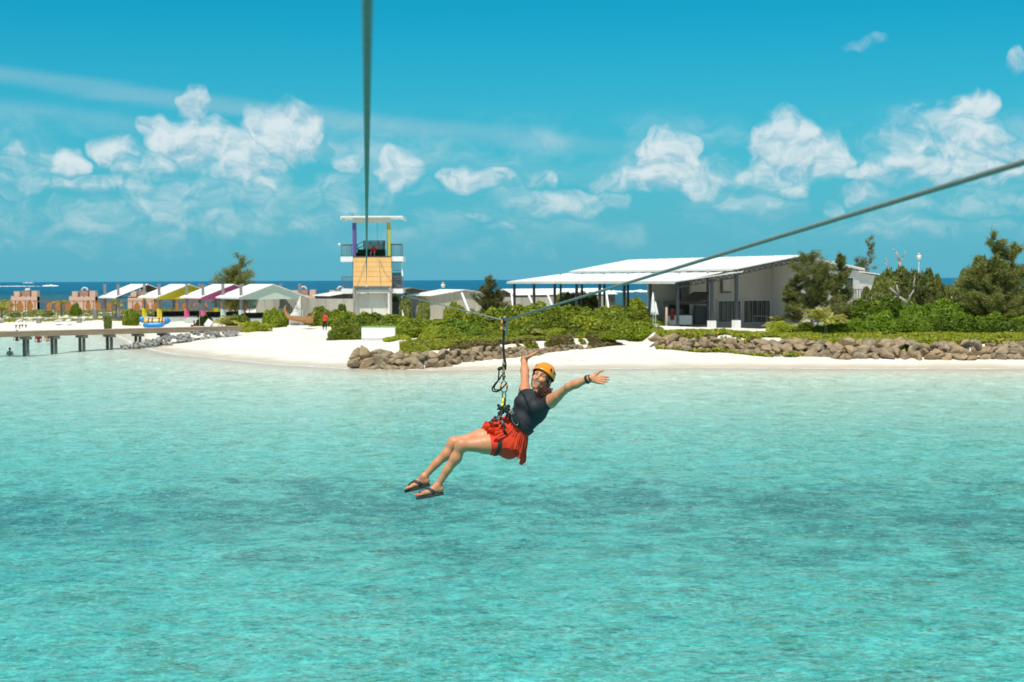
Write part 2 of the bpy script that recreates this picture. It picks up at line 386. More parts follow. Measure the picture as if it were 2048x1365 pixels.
def sand_material():
    m = bpy.data.materials.new('white_sand'); m.use_nodes = True; t = NT(m.node_tree); b = t.n['Principled BSDF']
    g = t.node('ShaderNodeNewGeometry'); sep = t.node('ShaderNodeSeparateXYZ'); t.put(sep.inputs[0], g.outputs['Position'])
    n = t.noise(g.outputs['Position'], .35, 4, .62); n2 = t.noise(g.outputs['Position'], 2.2, 3, .6)
    dry = t.mix(n, (.68, .63, .545), (.79, .755, .685))
    dry = t.mix(t.smooth(n2, .56, .72, 0, .35), dry, (.52, .44, .34))
    zz = t.math('MULTIPLY_ADD', t.math('SUBTRACT', n, .5), .22, sep.outputs[2]); wr = t.math('MULTIPLY', t.smooth(t.math('ABSOLUTE', t.math('SUBTRACT', zz, .40)), .0, .07, 1, 0), t.smooth(n2, .48, .62)); dry = t.mix(t.math('MULTIPLY', wr, .55), dry, (.36, .29, .20))
    wetf = t.smooth(t.math('MULTIPLY_ADD', t.math('SUBTRACT', n, .5), .25, sep.outputs[2]), .02, .32, 1, 0)
    land = t.mix(wetf, dry, (.55, .48, .38))
    # sea bed: bare sand, with weed and coral rubble growing in beds and patches
    band = t.noise(t.vmath('MULTIPLY', g.outputs['Position'], (.5, 1.6, 1)), .075, 2, .55, .4)
    yy = t.math('MULTIPLY_ADD', t.math('SUBTRACT', band, .5), 15.0, sep.outputs[1])
    ramp = t.node('ShaderNodeValToRGB'); el = ramp.color_ramp.elements
    stops = [(0, .14), (.20, .16), (.36, .26), (.44, .44), (.50, .62), (.56, .54), (.62, .16), (.70, .02), (.8, 0.0), (1, 0)]
    while len(el) > 1: el.remove(el[-1])
    el[0].position = 0; el[0].color = (stops[0][1],) * 3 + (1,)
    for p, v in stops[1:]:
        e = el.new(p); e.color = (v, v, v, 1)
    t.put(ramp.inputs[0], t.math('DIVIDE', yy, 90.0))
    pn = t.noise(t.vmath('MULTIPLY', g.outputs['Position'], (.7, 1, 1)), .55, 4, .66, .3)
    pn2 = t.noise(g.outputs['Position'], 1.7, 3, .65, .2)
    mixn = t.math('MULTIPLY_ADD', pn2, .5, t.math('MULTIPLY', pn, .7))
    weed = t.smooth(t.math('ADD', mixn, t.math('MULTIPLY', ramp.outputs[0], .62)), .80, 1.08)
    fine = t.noise(g.outputs['Position'], 5.5, 2, .6)
    wc = t.mix(fine, (.035, .12, .14), (.18, .29, .24))
    bed = t.mix(t.smooth(fine, .35, .7), (.62, .59, .49), (.84, .82, .72))
    rub = t.noise(g.outputs['Position'], 1.15, 3, .68, .4)
    bed = t.mix(t.smooth(rub, .52, .64, 0, .62), bed, (.40, .42, .24)); bed = t.mix(t.smooth(rub, .44, .34, 0, .8), bed, (.96, .92, .78))
    bed = t.mix(t.math('MULTIPLY', weed, .90), bed, wc)
    spk = t.noise(g.outputs['Position'], 7.5, 2, .7)
    bed = t.mix(t.smooth(spk, .58, .68), bed, (1.0, .95, .72)); bed = t.mix(t.smooth(spk, .40, .30, 0, .55), bed, (.16, .20, .13))
    under = t.smooth(sep.outputs[2], -.16, -.02, 1, 0)
    t.put(b.inputs['Base Color'], t.mix(under, land, bed))
    t.put(b.inputs['Roughness'], t.math('MULTIPLY_ADD', wetf, -.45, .85)); b.inputs['Specular IOR Level'].default_value = .3
    bn = t.node('ShaderNodeBump'); bn.inputs['Distance'].default_value = .10; t.put(bn.inputs['Height'], t.noise(g.outputs['Position'], 1.9, 4, .68)); t.l.new(bn.outputs[0], b.inputs['Normal'])
    return m
def water_material():
    m = bpy.data.materials.new('sea_water'); m.use_nodes = True; t = NT(m.node_tree); t.n.remove(t.n['Principled BSDF']); out = t.n['Material Output']
    g = t.node('ShaderNodeNewGeometry'); P = g.outputs['Position']
    a = t.node('ShaderNodeAttribute', attribute_name='depth'); dep = a.outputs['Fac']
    Pw = t.vmath('MULTIPLY', P, (.75, 1.15, 1))
    w1 = t.noise(Pw, .42, 1, .5, .3); w2 = t.noise(Pw, 1.7, 2, .55, .5); w3 = t.noise(Pw, 3.6, 3, .78, .35)
    h = t.math('MULTIPLY_ADD', w1, .16, t.math('MULTIPLY_ADD', w2, .095, t.math('MULTIPLY', w3, .050)))
    bn = t.node('ShaderNodeBump'); bn.inputs['Strength'].default_value = 1.0; bn.inputs['Distance'].default_value = 1.7; t.put(bn.inputs['Height'], h)
    # light path through the water column; ripples lens it longer and shorter
    rip = t.math('MULTIPLY_ADD', w3, 1.5, t.math('MULTIPLY_ADD', w2, 1.3, t.math('MULTIPLY', w1, .5)))
    rip = t.math('SUBTRACT', rip, 1.65)
    path = t.math('MULTIPLY', dep, t.math('MULTIPLY_ADD', rip, WAT_RIP, 1.0))
    path = t.math('MAXIMUM', path, 0.0)
    ch = [t.math('POWER', 2.71828, t.math('MULTIPLY', path, -k)) for k in WAT_ABS]
    # noise in the tint stands in for wavelets focusing and spreading light
    rg2 = t.math('SUBTRACT', 1.0, t.math('ABSOLUTE', t.math('MULTIPLY_ADD', w2, 3.4, -1.7)), clamp=True)
    rg3 = t.math('SUBTRACT', 1.0, t.math('ABSOLUTE', t.math('MULTIPLY_ADD', w3, 4.6, -2.3)), clamp=True)
    foc = t.math('MULTIPLY_ADD', t.math('POWER', rg3, 2.4), .62, t.math('MULTIPLY', t.math('POWER', rg2, 2.0), .38))
    lens = t.math('MULTIPLY_ADD', foc, 1.10, t.math('MULTIPLY_ADD', w1, .50, .12), clamp=True)
    lens = t.mix(t.smooth(dep, .25, 1.7), 1.0, lens, 'FLOAT')
    T = t.vmath('SCALE', t.comb(*ch)); t.put(T.node.inputs['Scale'], lens)
    trn = t.node('ShaderNodeBsdfTransparent'); t.put(trn.inputs[0], T)
    inv = t.vmath('SUBTRACT', (1, 1, 1), t.comb(*ch))
    far = t.smooth(dep, 3.2, 12.0)
    scat = t.mix(far, WAT_SCAT, SEA_SCAT)
    dif = t.node('ShaderNodeBsdfDiffuse'); t.put(dif.inputs[0], t.vmath('MULTIPLY', inv, scat)); t.l.new(bn.outputs[0], dif.inputs['Normal'])
    add = t.node('ShaderNodeAddShader'); t.l.new(trn.outputs[0], add.inputs[0]); t.l.new(dif.outputs[0], add.inputs[1])
    gl = t.node('ShaderNodeBsdfGlossy'); gl.inputs['Roughness'].default_value = .13; gl.inputs['Color'].default_value = (1, 1, 1, 1); t.l.new(bn.outputs[0], gl.inputs['Normal'])
    fr = t.node('ShaderNodeFresnel'); fr.inputs['IOR'].default_value = 1.33; t.l.new(bn.outputs[0], fr.inputs['Normal'])
    mx = t.node('ShaderNodeMixShader'); t.put(mx.inputs[0], t.math('MINIMUM', t.math('MULTIPLY', fr.outputs[0], .75), t.math('MULTIPLY_ADD', far, -.26, .42)))
    t.l.new(add.outputs[0], mx.inputs[1]); t.l.new(gl.outputs[0], mx.inputs[2])
    fo = t.node('ShaderNodeBsdfDiffuse'); fo.inputs[0].default_value = (.85, .86, .85, 1)       # swash foam on the last centimetres
    fm = t.math('MULTIPLY', t.smooth(dep, .012, .055, 1, 0), t.smooth(w2, .42, .56)); m2 = t.node('ShaderNodeMixShader'); t.put(m2.inputs[0], t.math('MULTIPLY', fm, .75))
    t.l.new(mx.outputs[0], m2.inputs[1]); t.l.new(fo.outputs[0], m2.inputs[2]); t.l.new(m2.outputs[0], out.inputs[0])
    return m
WAT_ABS = (.50, .098, .082); WAT_RIP = 1.0; WAT_SCAT = (.008, .12, .18); SEA_SCAT = (.0, .105, .21)
me, X, Y = grid_mesh('ground', XS, YS, height)
sand = link('ground', me, sand_material(), smooth=True); tag(sand, kind='structure')
wme, X, Y = grid_mesh('sea', XS, YS, lambda X, Y: np.zeros_like(X))
at_ = wme.attributes.new('depth', 'FLOAT', 'POINT'); at_.data.foreach_set('value', np.maximum(0, -height(X, Y)).ravel().astype(np.float32))
water = link('water', wme, water_material(), smooth=True); tag(water, kind='structure')

# ------------------------------------------------------------------ rocks
def rock_mesh(seed, npt=13, flat=(1, .85, .72), bev=.07):
    """angular quarry stone: hull of a few points, edges worn"""
    r = random.Random(seed); bm = bmesh.new()
    for _ in range(npt):
        v = Vector((r.gauss(0, 1), r.gauss(0, 1), r.gauss(0, 1))); m = max(abs(c) for c in v); q = v.normalized() * .55 + v / m * .45; bm.verts.new(Vector((q.x * flat[0], q.y * flat[1], q.z * flat[2])) * r.uniform(.85, 1.12))
    h = bmesh.ops.convex_hull(bm, input=bm.verts[:]); bmesh.ops.delete(bm, geom=[g for g in h['geom_interior'] if isinstance(g, bmesh.types.BMVert)], context='VERTS')
    bmesh.ops.dissolve_limit(bm, angle_limit=R(16), verts=bm.verts[:], edges=bm.edges[:]); bmesh.ops.bevel(bm, geom=bm.edges[:], offset=bev, segments=1, profile=.5, affect='EDGES')
    me = bpy.data.meshes.new('boulder'); bm.to_mesh(me); bm.free(); return me
def stone_mat(name, a, b, c, rnd=.25):
    m = bpy.data.materials.new(name); m.use_nodes = True; t = NT(m.node_tree); p = t.n['Principled BSDF']
    tc = t.node('ShaderNodeTexCoord'); oi = t.node('ShaderNodeObjectInfo')
    v = t.vmath('ADD', tc.outputs['Object'], t.vmath('SCALE', t.comb(7.0, 3.0, 5.0))); t.put(v.node.inputs[1].links[0].from_node.inputs['Scale'], oi.outputs['Random'])
    n = t.noise(v, 1.6, 5, .65); n2 = t.noise(v, 6, 4, .6)
    rc = t.mix(oi.outputs['Random'], a, b)
    col = t.mix(t.smooth(n, .35, .68), rc, c); col = t.mix(t.math('MULTIPLY', n2, .5), col, (.05, .042, .034))
    t.put(p.inputs['Base Color'], col); p.inputs['Roughness'].default_value = .88; p.inputs['Specular IOR Level'].default_value = .25
    bn = t.node('ShaderNodeBump'); bn.inputs['Distance'].default_value = .12; t.put(bn.inputs['Height'], t.noise(v, 4.5, 5, .68)); t.l.new(bn.outputs[0], p.inputs['Normal'])
    return m
M_BOULDER = stone_mat('brown_boulder', (.43, .295, .17), (.25, .21, .16), (.56, .42, .26))
M_LIME = stone_mat('grey_limestone', (.16, .16, .155), (.50, .49, .46), (.58, .57, .54))
M_CORAL = stone_mat('pale_coral_rock', (.74, .72, .68), (.82, .80, .77), (.86, .84, .81))
ROCKS = [rock_mesh(100 + i) for i in range(14)]
for me in ROCKS: me.materials.append(M_BOULDER)
LROCKS = [rock_mesh(200 + i, 11) for i in range(6)]
for me in LROCKS: me.materials.append(M_LIME)
CROCKS = [rock_mesh(300 + i, 16, bev=.12) for i in range(3)]
for me in CROCKS: me.materials.append(M_CORAL)
def put_rock(meshes, name, p, s, parent, r, mats=None):
    o = bpy.data.objects.new(name, r.choice(meshes)); COL.objects.link(o)
    o.location = Vector(p) - (parent.location if parent else Vector((0, 0, 0))); o.parent = parent
    o.rotation_euler = (r.uniform(-.6, .6), r.uniform(-.5, .5), r.uniform(0, 6.28)); o.scale = s; return o
def revetment(name, line, label, cat, rows, seed, size, xr=None, rise=.40, skip=0.0, lim=(9, 9, 9, 9)):
    r = random.Random(seed); P = np.array(line); seg = np.hypot(*np.diff(P, axis=0).T); cum = np.concatenate([[0], np.cumsum(seg)])
    x0, y0 = P[0]; root = empty(name, (x0, y0, zat(x0, y0)), label, cat); n = 0
    for row in range(rows):
        s = r.uniform(0, .6)
        while s < cum[-1]:
            fx = s / cum[-1]; sz = size(fx) * r.uniform(.72, 1.25)
            x = np.interp(s, cum, P[:, 0]); y = np.interp(s, cum, P[:, 1])
            if xr is None or x < xr:
                if fx < lim[row] and not (row > 0 and r.random() < skip * fx):
                    zb = max(zat(x, y), -.15)
                    k = size(fx) / .60
                    o = put_rock(ROCKS, 'boulder', (x + r.uniform(-.1, .1), y + .35 + row * .46 * k + r.uniform(-.1, .1), zb + .14 * k + row * rise * k + r.uniform(-.06, .06)), (sz * r.uniform(.9, 1.2), sz * r.uniform(.8, 1.05), sz * r.uniform(.72, 1.0)), root, r); n += 1
            s += sz * r.uniform(1.0, 1.3)
    return root
rev1 = revetment('boulder_revetment', REV_L, 'brown boulder bank at the sandy point below the vine covered hedge', 'rock wall', 3, 5, lambda f: max(.19, .64 - .55 * f), rise=.36, skip=.2, lim=(1.1, .80, .55))
rev2 = revetment('boulder_revetment', REV_R[:-1], 'long brown boulder wall along the beach before the white building', 'rock wall', 3, 9, lambda f: .42 + .13 * min(1, f * 2.2), xr=36, rise=.42)

# ------------------------------------------------------------------ jetty
M_DECK = mat('weathered_deck_wood', (.30, .22, .15), .8, .25, 1.2, stretch=(.3, 1, 6))
M_PILE = mat('concrete_pile', (.24, .215, .18), .85, .25, 2.0, bump=.02)
M_CAP = mat('pile_cap_concrete', (.30, .27, .22), .85, .2, 2.0)
bents = [ground(*q, 0.0) for q in ((-12, 703.3), (52, 701.5), (108, 699.6), (164, 697.8), (219, 696), (276, 694.3), (327, 692.8))]
jd = (bents[6] - bents[1]).normalized(); jn = Vector((jd.y, -jd.x, 0)); JZ = at(2, 664, bents[0].y).z
J0 = bents[1] - jd * 14; J1 = bents[1] + jd * ((at(470, 660, 130).x - bents[1].x) / jd.x)
jet = empty('jetty', bents[1], 'low timber decked jetty on paired piles running left over the shallows', 'jetty')
def jl(p): return Vector(p) - jet.location
mid = lambda a, b, t: a + (b - a) * t
LEN = (J1 - J0).length; NP = int(LEN / .55)
pm = MB().box((0, 0, 0), (.535, 2.0, .06)).mesh('deck_plank'); pm.materials.append(M_DECK)
ang = math.atan2(jd.y, jd.x)
for i in range(NP):
    o = bpy.data.objects.new('deck_plank', pm); COL.objects.link(o); o.parent = jet
    q = J0 + jd * (LEN * (i + .5) / NP); o.location = jl((q.x, q.y, JZ - .03 + random.uniform(-.006, .006))); o.rotation_euler = (0, 0, ang)
for sgn in (1, -1):
    a = J0 + jn * sgn * .97; b = J1 + jn * sgn * .97
    MB().bar(jl((a.x, a.y, JZ - .25)), jl((b.x, b.y, JZ - .25)), .12, .36).build('edge_beam', M_DECK, jet)
for b in bents:
    for sgn in (1, -1):
        q = b + jn * sgn * .52
        MB().tube([jl((q.x, q.y, -1.6)), jl((q.x, q.y, JZ - .72))], [.145, .135], 12).build('pile', M_PILE, jet, True)
    MB().box(jl((b.x, b.y, JZ - .58)), (.50, 1.9, .24), rz=ang).build('pile_cap', M_CAP, jet)
# limestone rubble at the jetty's landward end
r = random.Random(3)
rub = empty('rubble_heap', ground(350, 690, .2), 'grey and white limestone rubble heaped under the landward jetty end', 'rocks')
for i in range(150):
    px = r.uniform(246, 474); f = (px - 246) / 228.0
    lo = 695 - 23 * f ** .9; hi = 692 - 32 * min(1, f * 1.9)
    t = r.random() ** .8; py = lo + (hi - lo) * t
    q = at(px, py, np.interp(px, [246, 474], [122.5, 128.5]) + t * 1.7 + r.uniform(-.2, .2))
    put_rock(LROCKS, 'rock', q - Vector((0, 0, .12)), (r.uniform(.2, .40), r.uniform(.2, .34), r.uniform(.15, .30)), rub, r)
# pale coral rocks lying along the upper left beach
for i, (px, py, s) in enumerate([(3, 641, .9), (38, 642, .7), (92, 640, .6), (116, 642, .8), (137, 642, .7), (60, 640, .4), (165, 640, .4), (218, 640, .45)]):
    q = ground(px, py, 1.15)
    o = put_rock(CROCKS, 'coral_rock', q, (s * .75, s * .6, s * .32), None, r)
    tag(o, ['white coral rock at the left frame edge below the rust fence', 'white coral rock second from the left on the upper beach', 'pale coral rock just left of the widest white rock on the upper beach', 'widest white coral rock on the upper left beach', 'rounded white coral rock right of the widest white rock',
            'small pale coral rock between the second and third beach rocks', 'small coral rock left of the bare roofed pavilion', 'small coral rock below the bare roofed pavilion'][i], 'rock', 'white coral rocks on the upper beach')
# sand scarp rocks / blue bucket piece on the boulders' tip
q = ground(719, 718, .55)
o = MB().box((0, 0, 0), (.30, .2, .13)).build('plastic_crate', mat('blue_plastic', (.02, .2, .6), .4)); o.location = q; o.rotation_euler = (.2, .1, .4)
tag(o, 'bit of bright blue plastic on the sand behind the boulder tip', 'litter')

# ------------------------------------------------------------------ building helpers
class Site:
    """parts of a thing that stands square to the view, given by photo pixel and distance"""
    def __init__(s, name, base, label, cat, group=None): s.root = empty(name, base, label, cat, group); s.o = Vector(base)
    def P(s, px, py, D): return at(px, py, D) - s.o
    def rect(s, mb, x0, x1, y0, y1, D, dep, mi=0):
        a = at(x0, y1, D); b = at(x1, y0, D)
        return mb.box(Vector(((a.x + b.x) / 2, D + dep / 2, (a.z + b.z) / 2)) - s.o, (b.x - a.x, dep, b.z - a.z), mi=mi)
    def box(s, name, x0, x1, y0, y1, D, dep, m, parent=None):
        return s.rect(MB(), x0, x1, y0, y1, D, dep).build(name, m, parent or s.root)
    def bar(s, name, a, b, w, m, h=None, parent=None):
        return MB().bar(s.P(*a), s.P(*b), w, h).build(name, m, parent or s.root)
    def tube(s, name, pts, r, m, n=6, parent=None):
        return MB().tube([s.P(*p) for p in pts], r, n).build(name, m, parent or s.root, True)
M_WHITE = mat('white_paint', (.80, .80, .78), .55, .09, 1.5, stretch=(1, 1, .35))
M_ROOFW = mat('white_sheet_roof', (.80, .80, .785), .5, .08, .6, detail=7)
M_CREAM = mat('cream_render', (.62, .61, .54), .8, .13, .9, stretch=(1, 1, .3))
M_STEEL = mat('dark_steel', (.035, .042, .05), .5, .2, 2)
M_RAIL = mat('bronze_rail', (.11, .095, .085), .5, .15, 3)
M_CONC = mat('grey_concrete_post', (.25, .24, .22), .85, .2, 1.5, bump=.01)
M_ORANGE = mat('apricot_board', (.84, .49, .19), .6, .09, 1.6, rnd=.04, stretch=(1, 1, .3))
M_PURPLE = mat('purple_paint', (.13, .075, .30), .55, .08)
M_LIME = mat('lime_paint', (.42, .42, .06), .55, .08)
M_TURF = mat('dark_turf', (.012, .035, .012), .95, .3, 8)
M_GLASS = mat('dark_window_glass', (.012, .018, .02), .06, .2, 1.0, spec=.8)

# ------------------------------------------------------------------ zipline tower
TD = 149.0
tb = ground(744, 649, 1.2); tb.y = TD; tb.z = zat(tb.x, TD + 1)
T = Site('zipline_tower', tb, 'tall zipline tower with apricot board front, purple and lime posts and flat roof', 'tower')
zg = 655
T.box('roof_slab', 681, 805, 432.0, 435.5, TD - .6, 5.2, M_WHITE)
for x0, x1 in ((681, 682.6), (803.4, 805)): T.box('roof_lip', x0, x1, 435.5, 439, TD - .6, 5.2, M_WHITE)
T.box('roof_beam', 705, 780, 435.6, 446, TD, .35, M_CREAM); T.box('roof_beam', 705, 780, 435.6, 446, TD + 3.6, .35, M_CREAM)
T.box('column', 705.2, 710.8, 446, 514, TD, .34, M_PURPLE); T.box('column', 775.4, 780.8, 446, 514, TD, .34, M_LIME)
T.box('column', 707.5, 712.2, 446, 514, TD + 3.6, .34, M_PURPLE); T.box('column', 774.2, 778.8, 446, 514, TD + 3.6, .34, mat('orange_paint', (.6, .25, .05), .55))
T.box('platform_edge', 706.5, 782.5, 512.6, 514.6, TD - .08, 4.2, mat('brown_edge', (.10, .07, .05), .7))
rows = np.linspace(514.8, 573, 7)
for i in range(6):
    for x0, x1 in ((707, 731.6), (731.9, 754.4), (754.7, 782.6)):
        T.box('front_board', x0 - i * .10, x1 + (i * .22 if x1 > 780 else 0), rows[i] + .13, rows[i + 1] - .13, TD - .05 + random.uniform(-.012, .012), .06, M_ORANGE)
T.box('board_backing', 707, 782.5, 515, 573, TD + .05, .1, mat('board_backing', (.35, .2, .08), .8))
for x0, x1, y0, y1 in ((681, 706, 513.8, 523.8), (781.5, 806, 513.3, 523.3), (682.5, 706.5, 578, 588), (783.4, 806, 578, 587.3)):
    T.box('balcony_slab', x0, x1, y0, y1, TD + .25, 3.2, M_WHITE)
T.box('column', 705.6, 707.0, 524, 574, TD + .4, .3, M_PURPLE)
M_TPIL = mat('stained_concrete', (.34, .31, .26), .85, .25, 1.2, stretch=(1, 1, .25))
T.box('pillar', 706.5, 710.2, 572, zg, TD, .4, M_TPIL); T.box('pillar', 779.5, 783.3, 572, zg, TD, .4, M_TPIL)
T.box('cross_beam', 706.5, 783.3, 572.4, 574.4, TD + .01, .38, M_TPIL)
T.box('back_wall', 711, 779, 588, zg, TD + 1.0, .2, M_CREAM)
T.box('lintel', 710.2, 779.4, 579.6, 587.4, TD + .25, .9, M_CREAM)
T.box('side_jamb', 710.3, 712.3, 587.4, zg, TD + .25, .9, M_WHITE); T.box('side_jamb', 776.2, 779.4, 587.4, zg, TD + .25, .9, M_WHITE)
for x0, x1 in ((711.5, 719), (721, 735.5), (736.8, 743), (745, 757), (757.8, 762), (763, 775)):
    T.box('stacked_panel', x0, x1, 575.4, 579.4, TD + .6, .5, M_WHITE)
def railing(x0, x1, y0, y1, D, nb, parent=None):
    m = MB(); top = T.P(x0, y0, D); tr = T.P(x1, y0, D); bl = T.P(x0, y1, D); br = T.P(x1, y1, D)
    o = MB().bar(top, tr, .07).build('handrail', M_RAIL, parent or T.root)
    lo = bl + (top - bl) * .08; lr = br + (tr - br) * .08
    MB().bar(lo, lr, .05).build('bottom_rail', M_RAIL, o)
    for k, (a, b) in enumerate(((top, bl), (tr, br))): MB().bar(a, b, .075).build('rail_post', M_RAIL, o)
    for i in range(1, nb):
        f = i / nb; MB().bar(top.lerp(tr, f), lo.lerp(lr, f), .038).build('baluster', M_RAIL, o)
    return o
railing(683, 707, 489.8, 513.6, TD + .35, 7); railing(782, 804.5, 488.6, 513.2, TD + .35, 7); railing(684, 706, 554, 577.8, TD + .35, 7)
railing(683, 706, 491, 513.6, TD + 3.2, 7); railing(782.5, 804, 490, 513.2, TD + 3.2, 7)
railing(783.5, 803, 524.3, 543.5, TD + 1.2, 7); railing(784, 806, 553.6, 577.6, TD + .35, 9)
def flight(x0, x1, y0, y1, D, n, back=True):
    for i in range(n):
        f = i / n; y = y1 + (y0 - y1) * f
        T.box('stair_tread', x0, x1, y - (y1 - y0) / n * .85, y, D + (i * .27 if back else -i * .27), .30, mat('stair_grey', (.16, .155, .15), .85, .15, 2))
flight(784, 803, 545, 577, TD + .9, 9); flight(784, 804, 604, zg - 4, TD + .5, 10)
T.bar('stair_stringer', (802.6, 526, TD + 1.0), (805, 554, TD + .5), .12, M_WHITE); T.bar('stair_stringer', (803.6, 593, TD + 1.0), (806.5, 640, TD + .3), .14, M_WHITE)
T.bar('stair_stringer', (782.8, 540, TD + 1.2), (783.2, 556, TD + .5), .10, M_WHITE)
T.box('turf_step', 716, 768, 499, 512.6, TD + 1.6, 2.0, M_TURF); T.box('turf_step', 711, 718, 506, 512.6, TD + 1.6, 2.0, M_TURF)
T.box('rear_panel', 727, 768.4, 491, 499.2, TD + 3.0, .06, mat('pale_panel', (.42, .42, .40), .7))
o = T.bar('rear_rail', (727, 482.6, TD + 3.1), (769, 482.2, TD + 3.1), .09, M_RAIL)
for y in (485, 487.5, 490): T.bar('rear_slat', (727, y, TD + 3.1), (768, y, TD + 3.1), .10, M_RAIL)
for x in (727.4, 741.5, 756.5, 766.5): T.bar('rear_post', (x, 482.4, TD + 3.1), (x, 499, TD + 3.1), .09, M_RAIL)
T.bar('rear_post', (769.5, 481.5, TD + 2.9), (768, 512, TD + 2.9), .13, M_RAIL)
for dy in (0, 8): T.bar('stair_rail', (711, 492 + dy, TD + 2.4), (727, 483.6 + dy, TD + 2.9), .06, M_STEEL)
T.bar('stair_rail', (715.3, 490, TD + 2.4), (715.3, 511, TD + 2.4), .07, M_STEEL)
T.tube('drop_rope', [(754.5, 446, TD + .3), (754.5, 483, TD + .3)], .012, M_STEEL)
M_LINE = mat('grey_rope', (.20, .20, .17), .8)
T.tube('guy_rope', [(733, 515, TD - .12), (729, 529, TD - .14), (714, 573, TD - .16), (678, 625, TD - 1.5)], .016, M_LINE)
T.tube('guy_rope', [(757.5, 518, TD - .12), (759, 535, TD - .14), (761.5, 572, TD - .16), (766, 592, TD - .3), (776, 617, TD - .5)], .014, M_LINE)
T.tube('guy_rope', [(759, 520, TD - .12), (768, 542, TD - .15), (783, 562, TD - .2), (812, 583, TD - .6), (846, 607, TD - 1.2)], .016, M_LINE)
T.tube('lightning_rod', [(705.3, 426, TD + 1), (705.3, 432, TD + 1)], .02, M_STEEL)
T.tube('flood_lamp', [(677, 487.5, TD + .4), (680.5, 491.5, TD + .4)], [.10, .12], M_WHITE)

# ------------------------------------------------------------------ beach pavilions
PA = R(35.0)
def pavilion(apx, D, col, label, plain=False):
    ap = at(apx, 568.6, D); gx = Vector((ap.x, ap.y, zat(ap.x, ap.y)))
    ev = at(apx, 594.0, D - 1).z - gx.z; rg = ap.z - gx.z; hw, L = 4.15, 5.75
    root = empty('beach_pavilion', gx, label, 'pavilion', 'beach pavilions', rz=PA)
    sl = Vector((hw, 0, rg - ev)); t = .07
    for s in (-1, 1):
        poly = [(0, -.25, rg), (s * hw, -.25, ev), (s * hw, L + .25, ev), (0, L + .25, rg)]
        rf = MB().prism(poly, (0, 0, -t)).build('roof_sheet', M_ROOFW, root)
        for k in range(1, 9):            # sheet seams
            y = -.25 + (L + .5) * k / 9
            MB().bar((0, y, rg + .012), (s * hw, y, ev + .012), .04, .03).build('roof_seam', M_ROOFW, rf)
        MB().bar((s * (hw + .03), -.27, ev - .09), (s * (hw + .03), L + .27, ev - .09), .06, .16).build('eave_trim', M_ROOFW, root)
    k = (rg - ev) / hw; wi = hw - .45
    if not plain:
        for y in (0.0, L - .06):
            poly = [(-wi, y, ev - .28), (wi, y, ev - .28), (wi, y, ev + .45 * k - t - .02), (0, y, rg - t - .02), (-wi, y, ev + .45 * k - t - .02)]
            MB().prism(poly, (0, .06, 0)).build('gable_panel', col, root)
        for s in (-1, 1): MB().box((s * wi, L / 2, ev - .13), (.06, L - .02, .30)).build('side_fascia', col, root)
    else:
        for i in range(6):
            y = .3 + i * (L - .6) / 5
            for s in (-1, 1): MB().bar((0, y, rg - .14), (s * wi, y, ev - .02), .07, .12).build('rafter', mat('brown_rafter', (.09, .06, .05), .8), root)
        MB().bar((-wi, .1, ev - .05), (wi, .1, ev - .05), .08, .12).build('tie_beam', M_STEEL, root)
    base = MB().box((0, L / 2, .12), (2 * wi + .2, L + .1, .72)).build('plinth', mat('plinth_dark', (.11, .115, .12), .85, .2, 1) if plain else mat('plinth_pale', (.50, .54, .53), .85, .15, .8), root)
    for s in (-1, 1):
        for y in (.45, L - .4):
            x = s * (hw - .55)
            o = MB().box((x, y, (rg + .05) / 2 - .05), (.26, .26, rg + .1)).build('post', M_CONC, root)
            if not plain: MB().box((x, y, .95), (.46, .46, 1.15)).build('post_sleeve', col, o)
    if not plain:
        MB().box((.6, L - .35, .78), (2 * wi - 1.6, .08, .62)).build('low_back_wall', mat('black_wall', (.012, .014, .014), .6), root)
    return root
M_YEL = mat('yellow_paint', (.70, .56, .015), .6, .06); M_PNK = mat('pink_paint', (.66, .11, .26), .6, .06); M_MNT = mat('mint_paint', (.52, .62, .53), .6, .05)
pavilion(295, 178, None, 'white roofed open pavilion with bare dark rafters, leftmost of the four', True)
pavilion(378, 172, M_YEL, 'white roofed pavilion with yellow gable and yellow post sleeves')
pavilion(467, 166, M_PNK, 'white roofed pavilion with pink gable and pink post sleeves')
pavilion(545, 159, M_MNT, 'white roofed pavilion with pale mint gable nearest the sail boat')

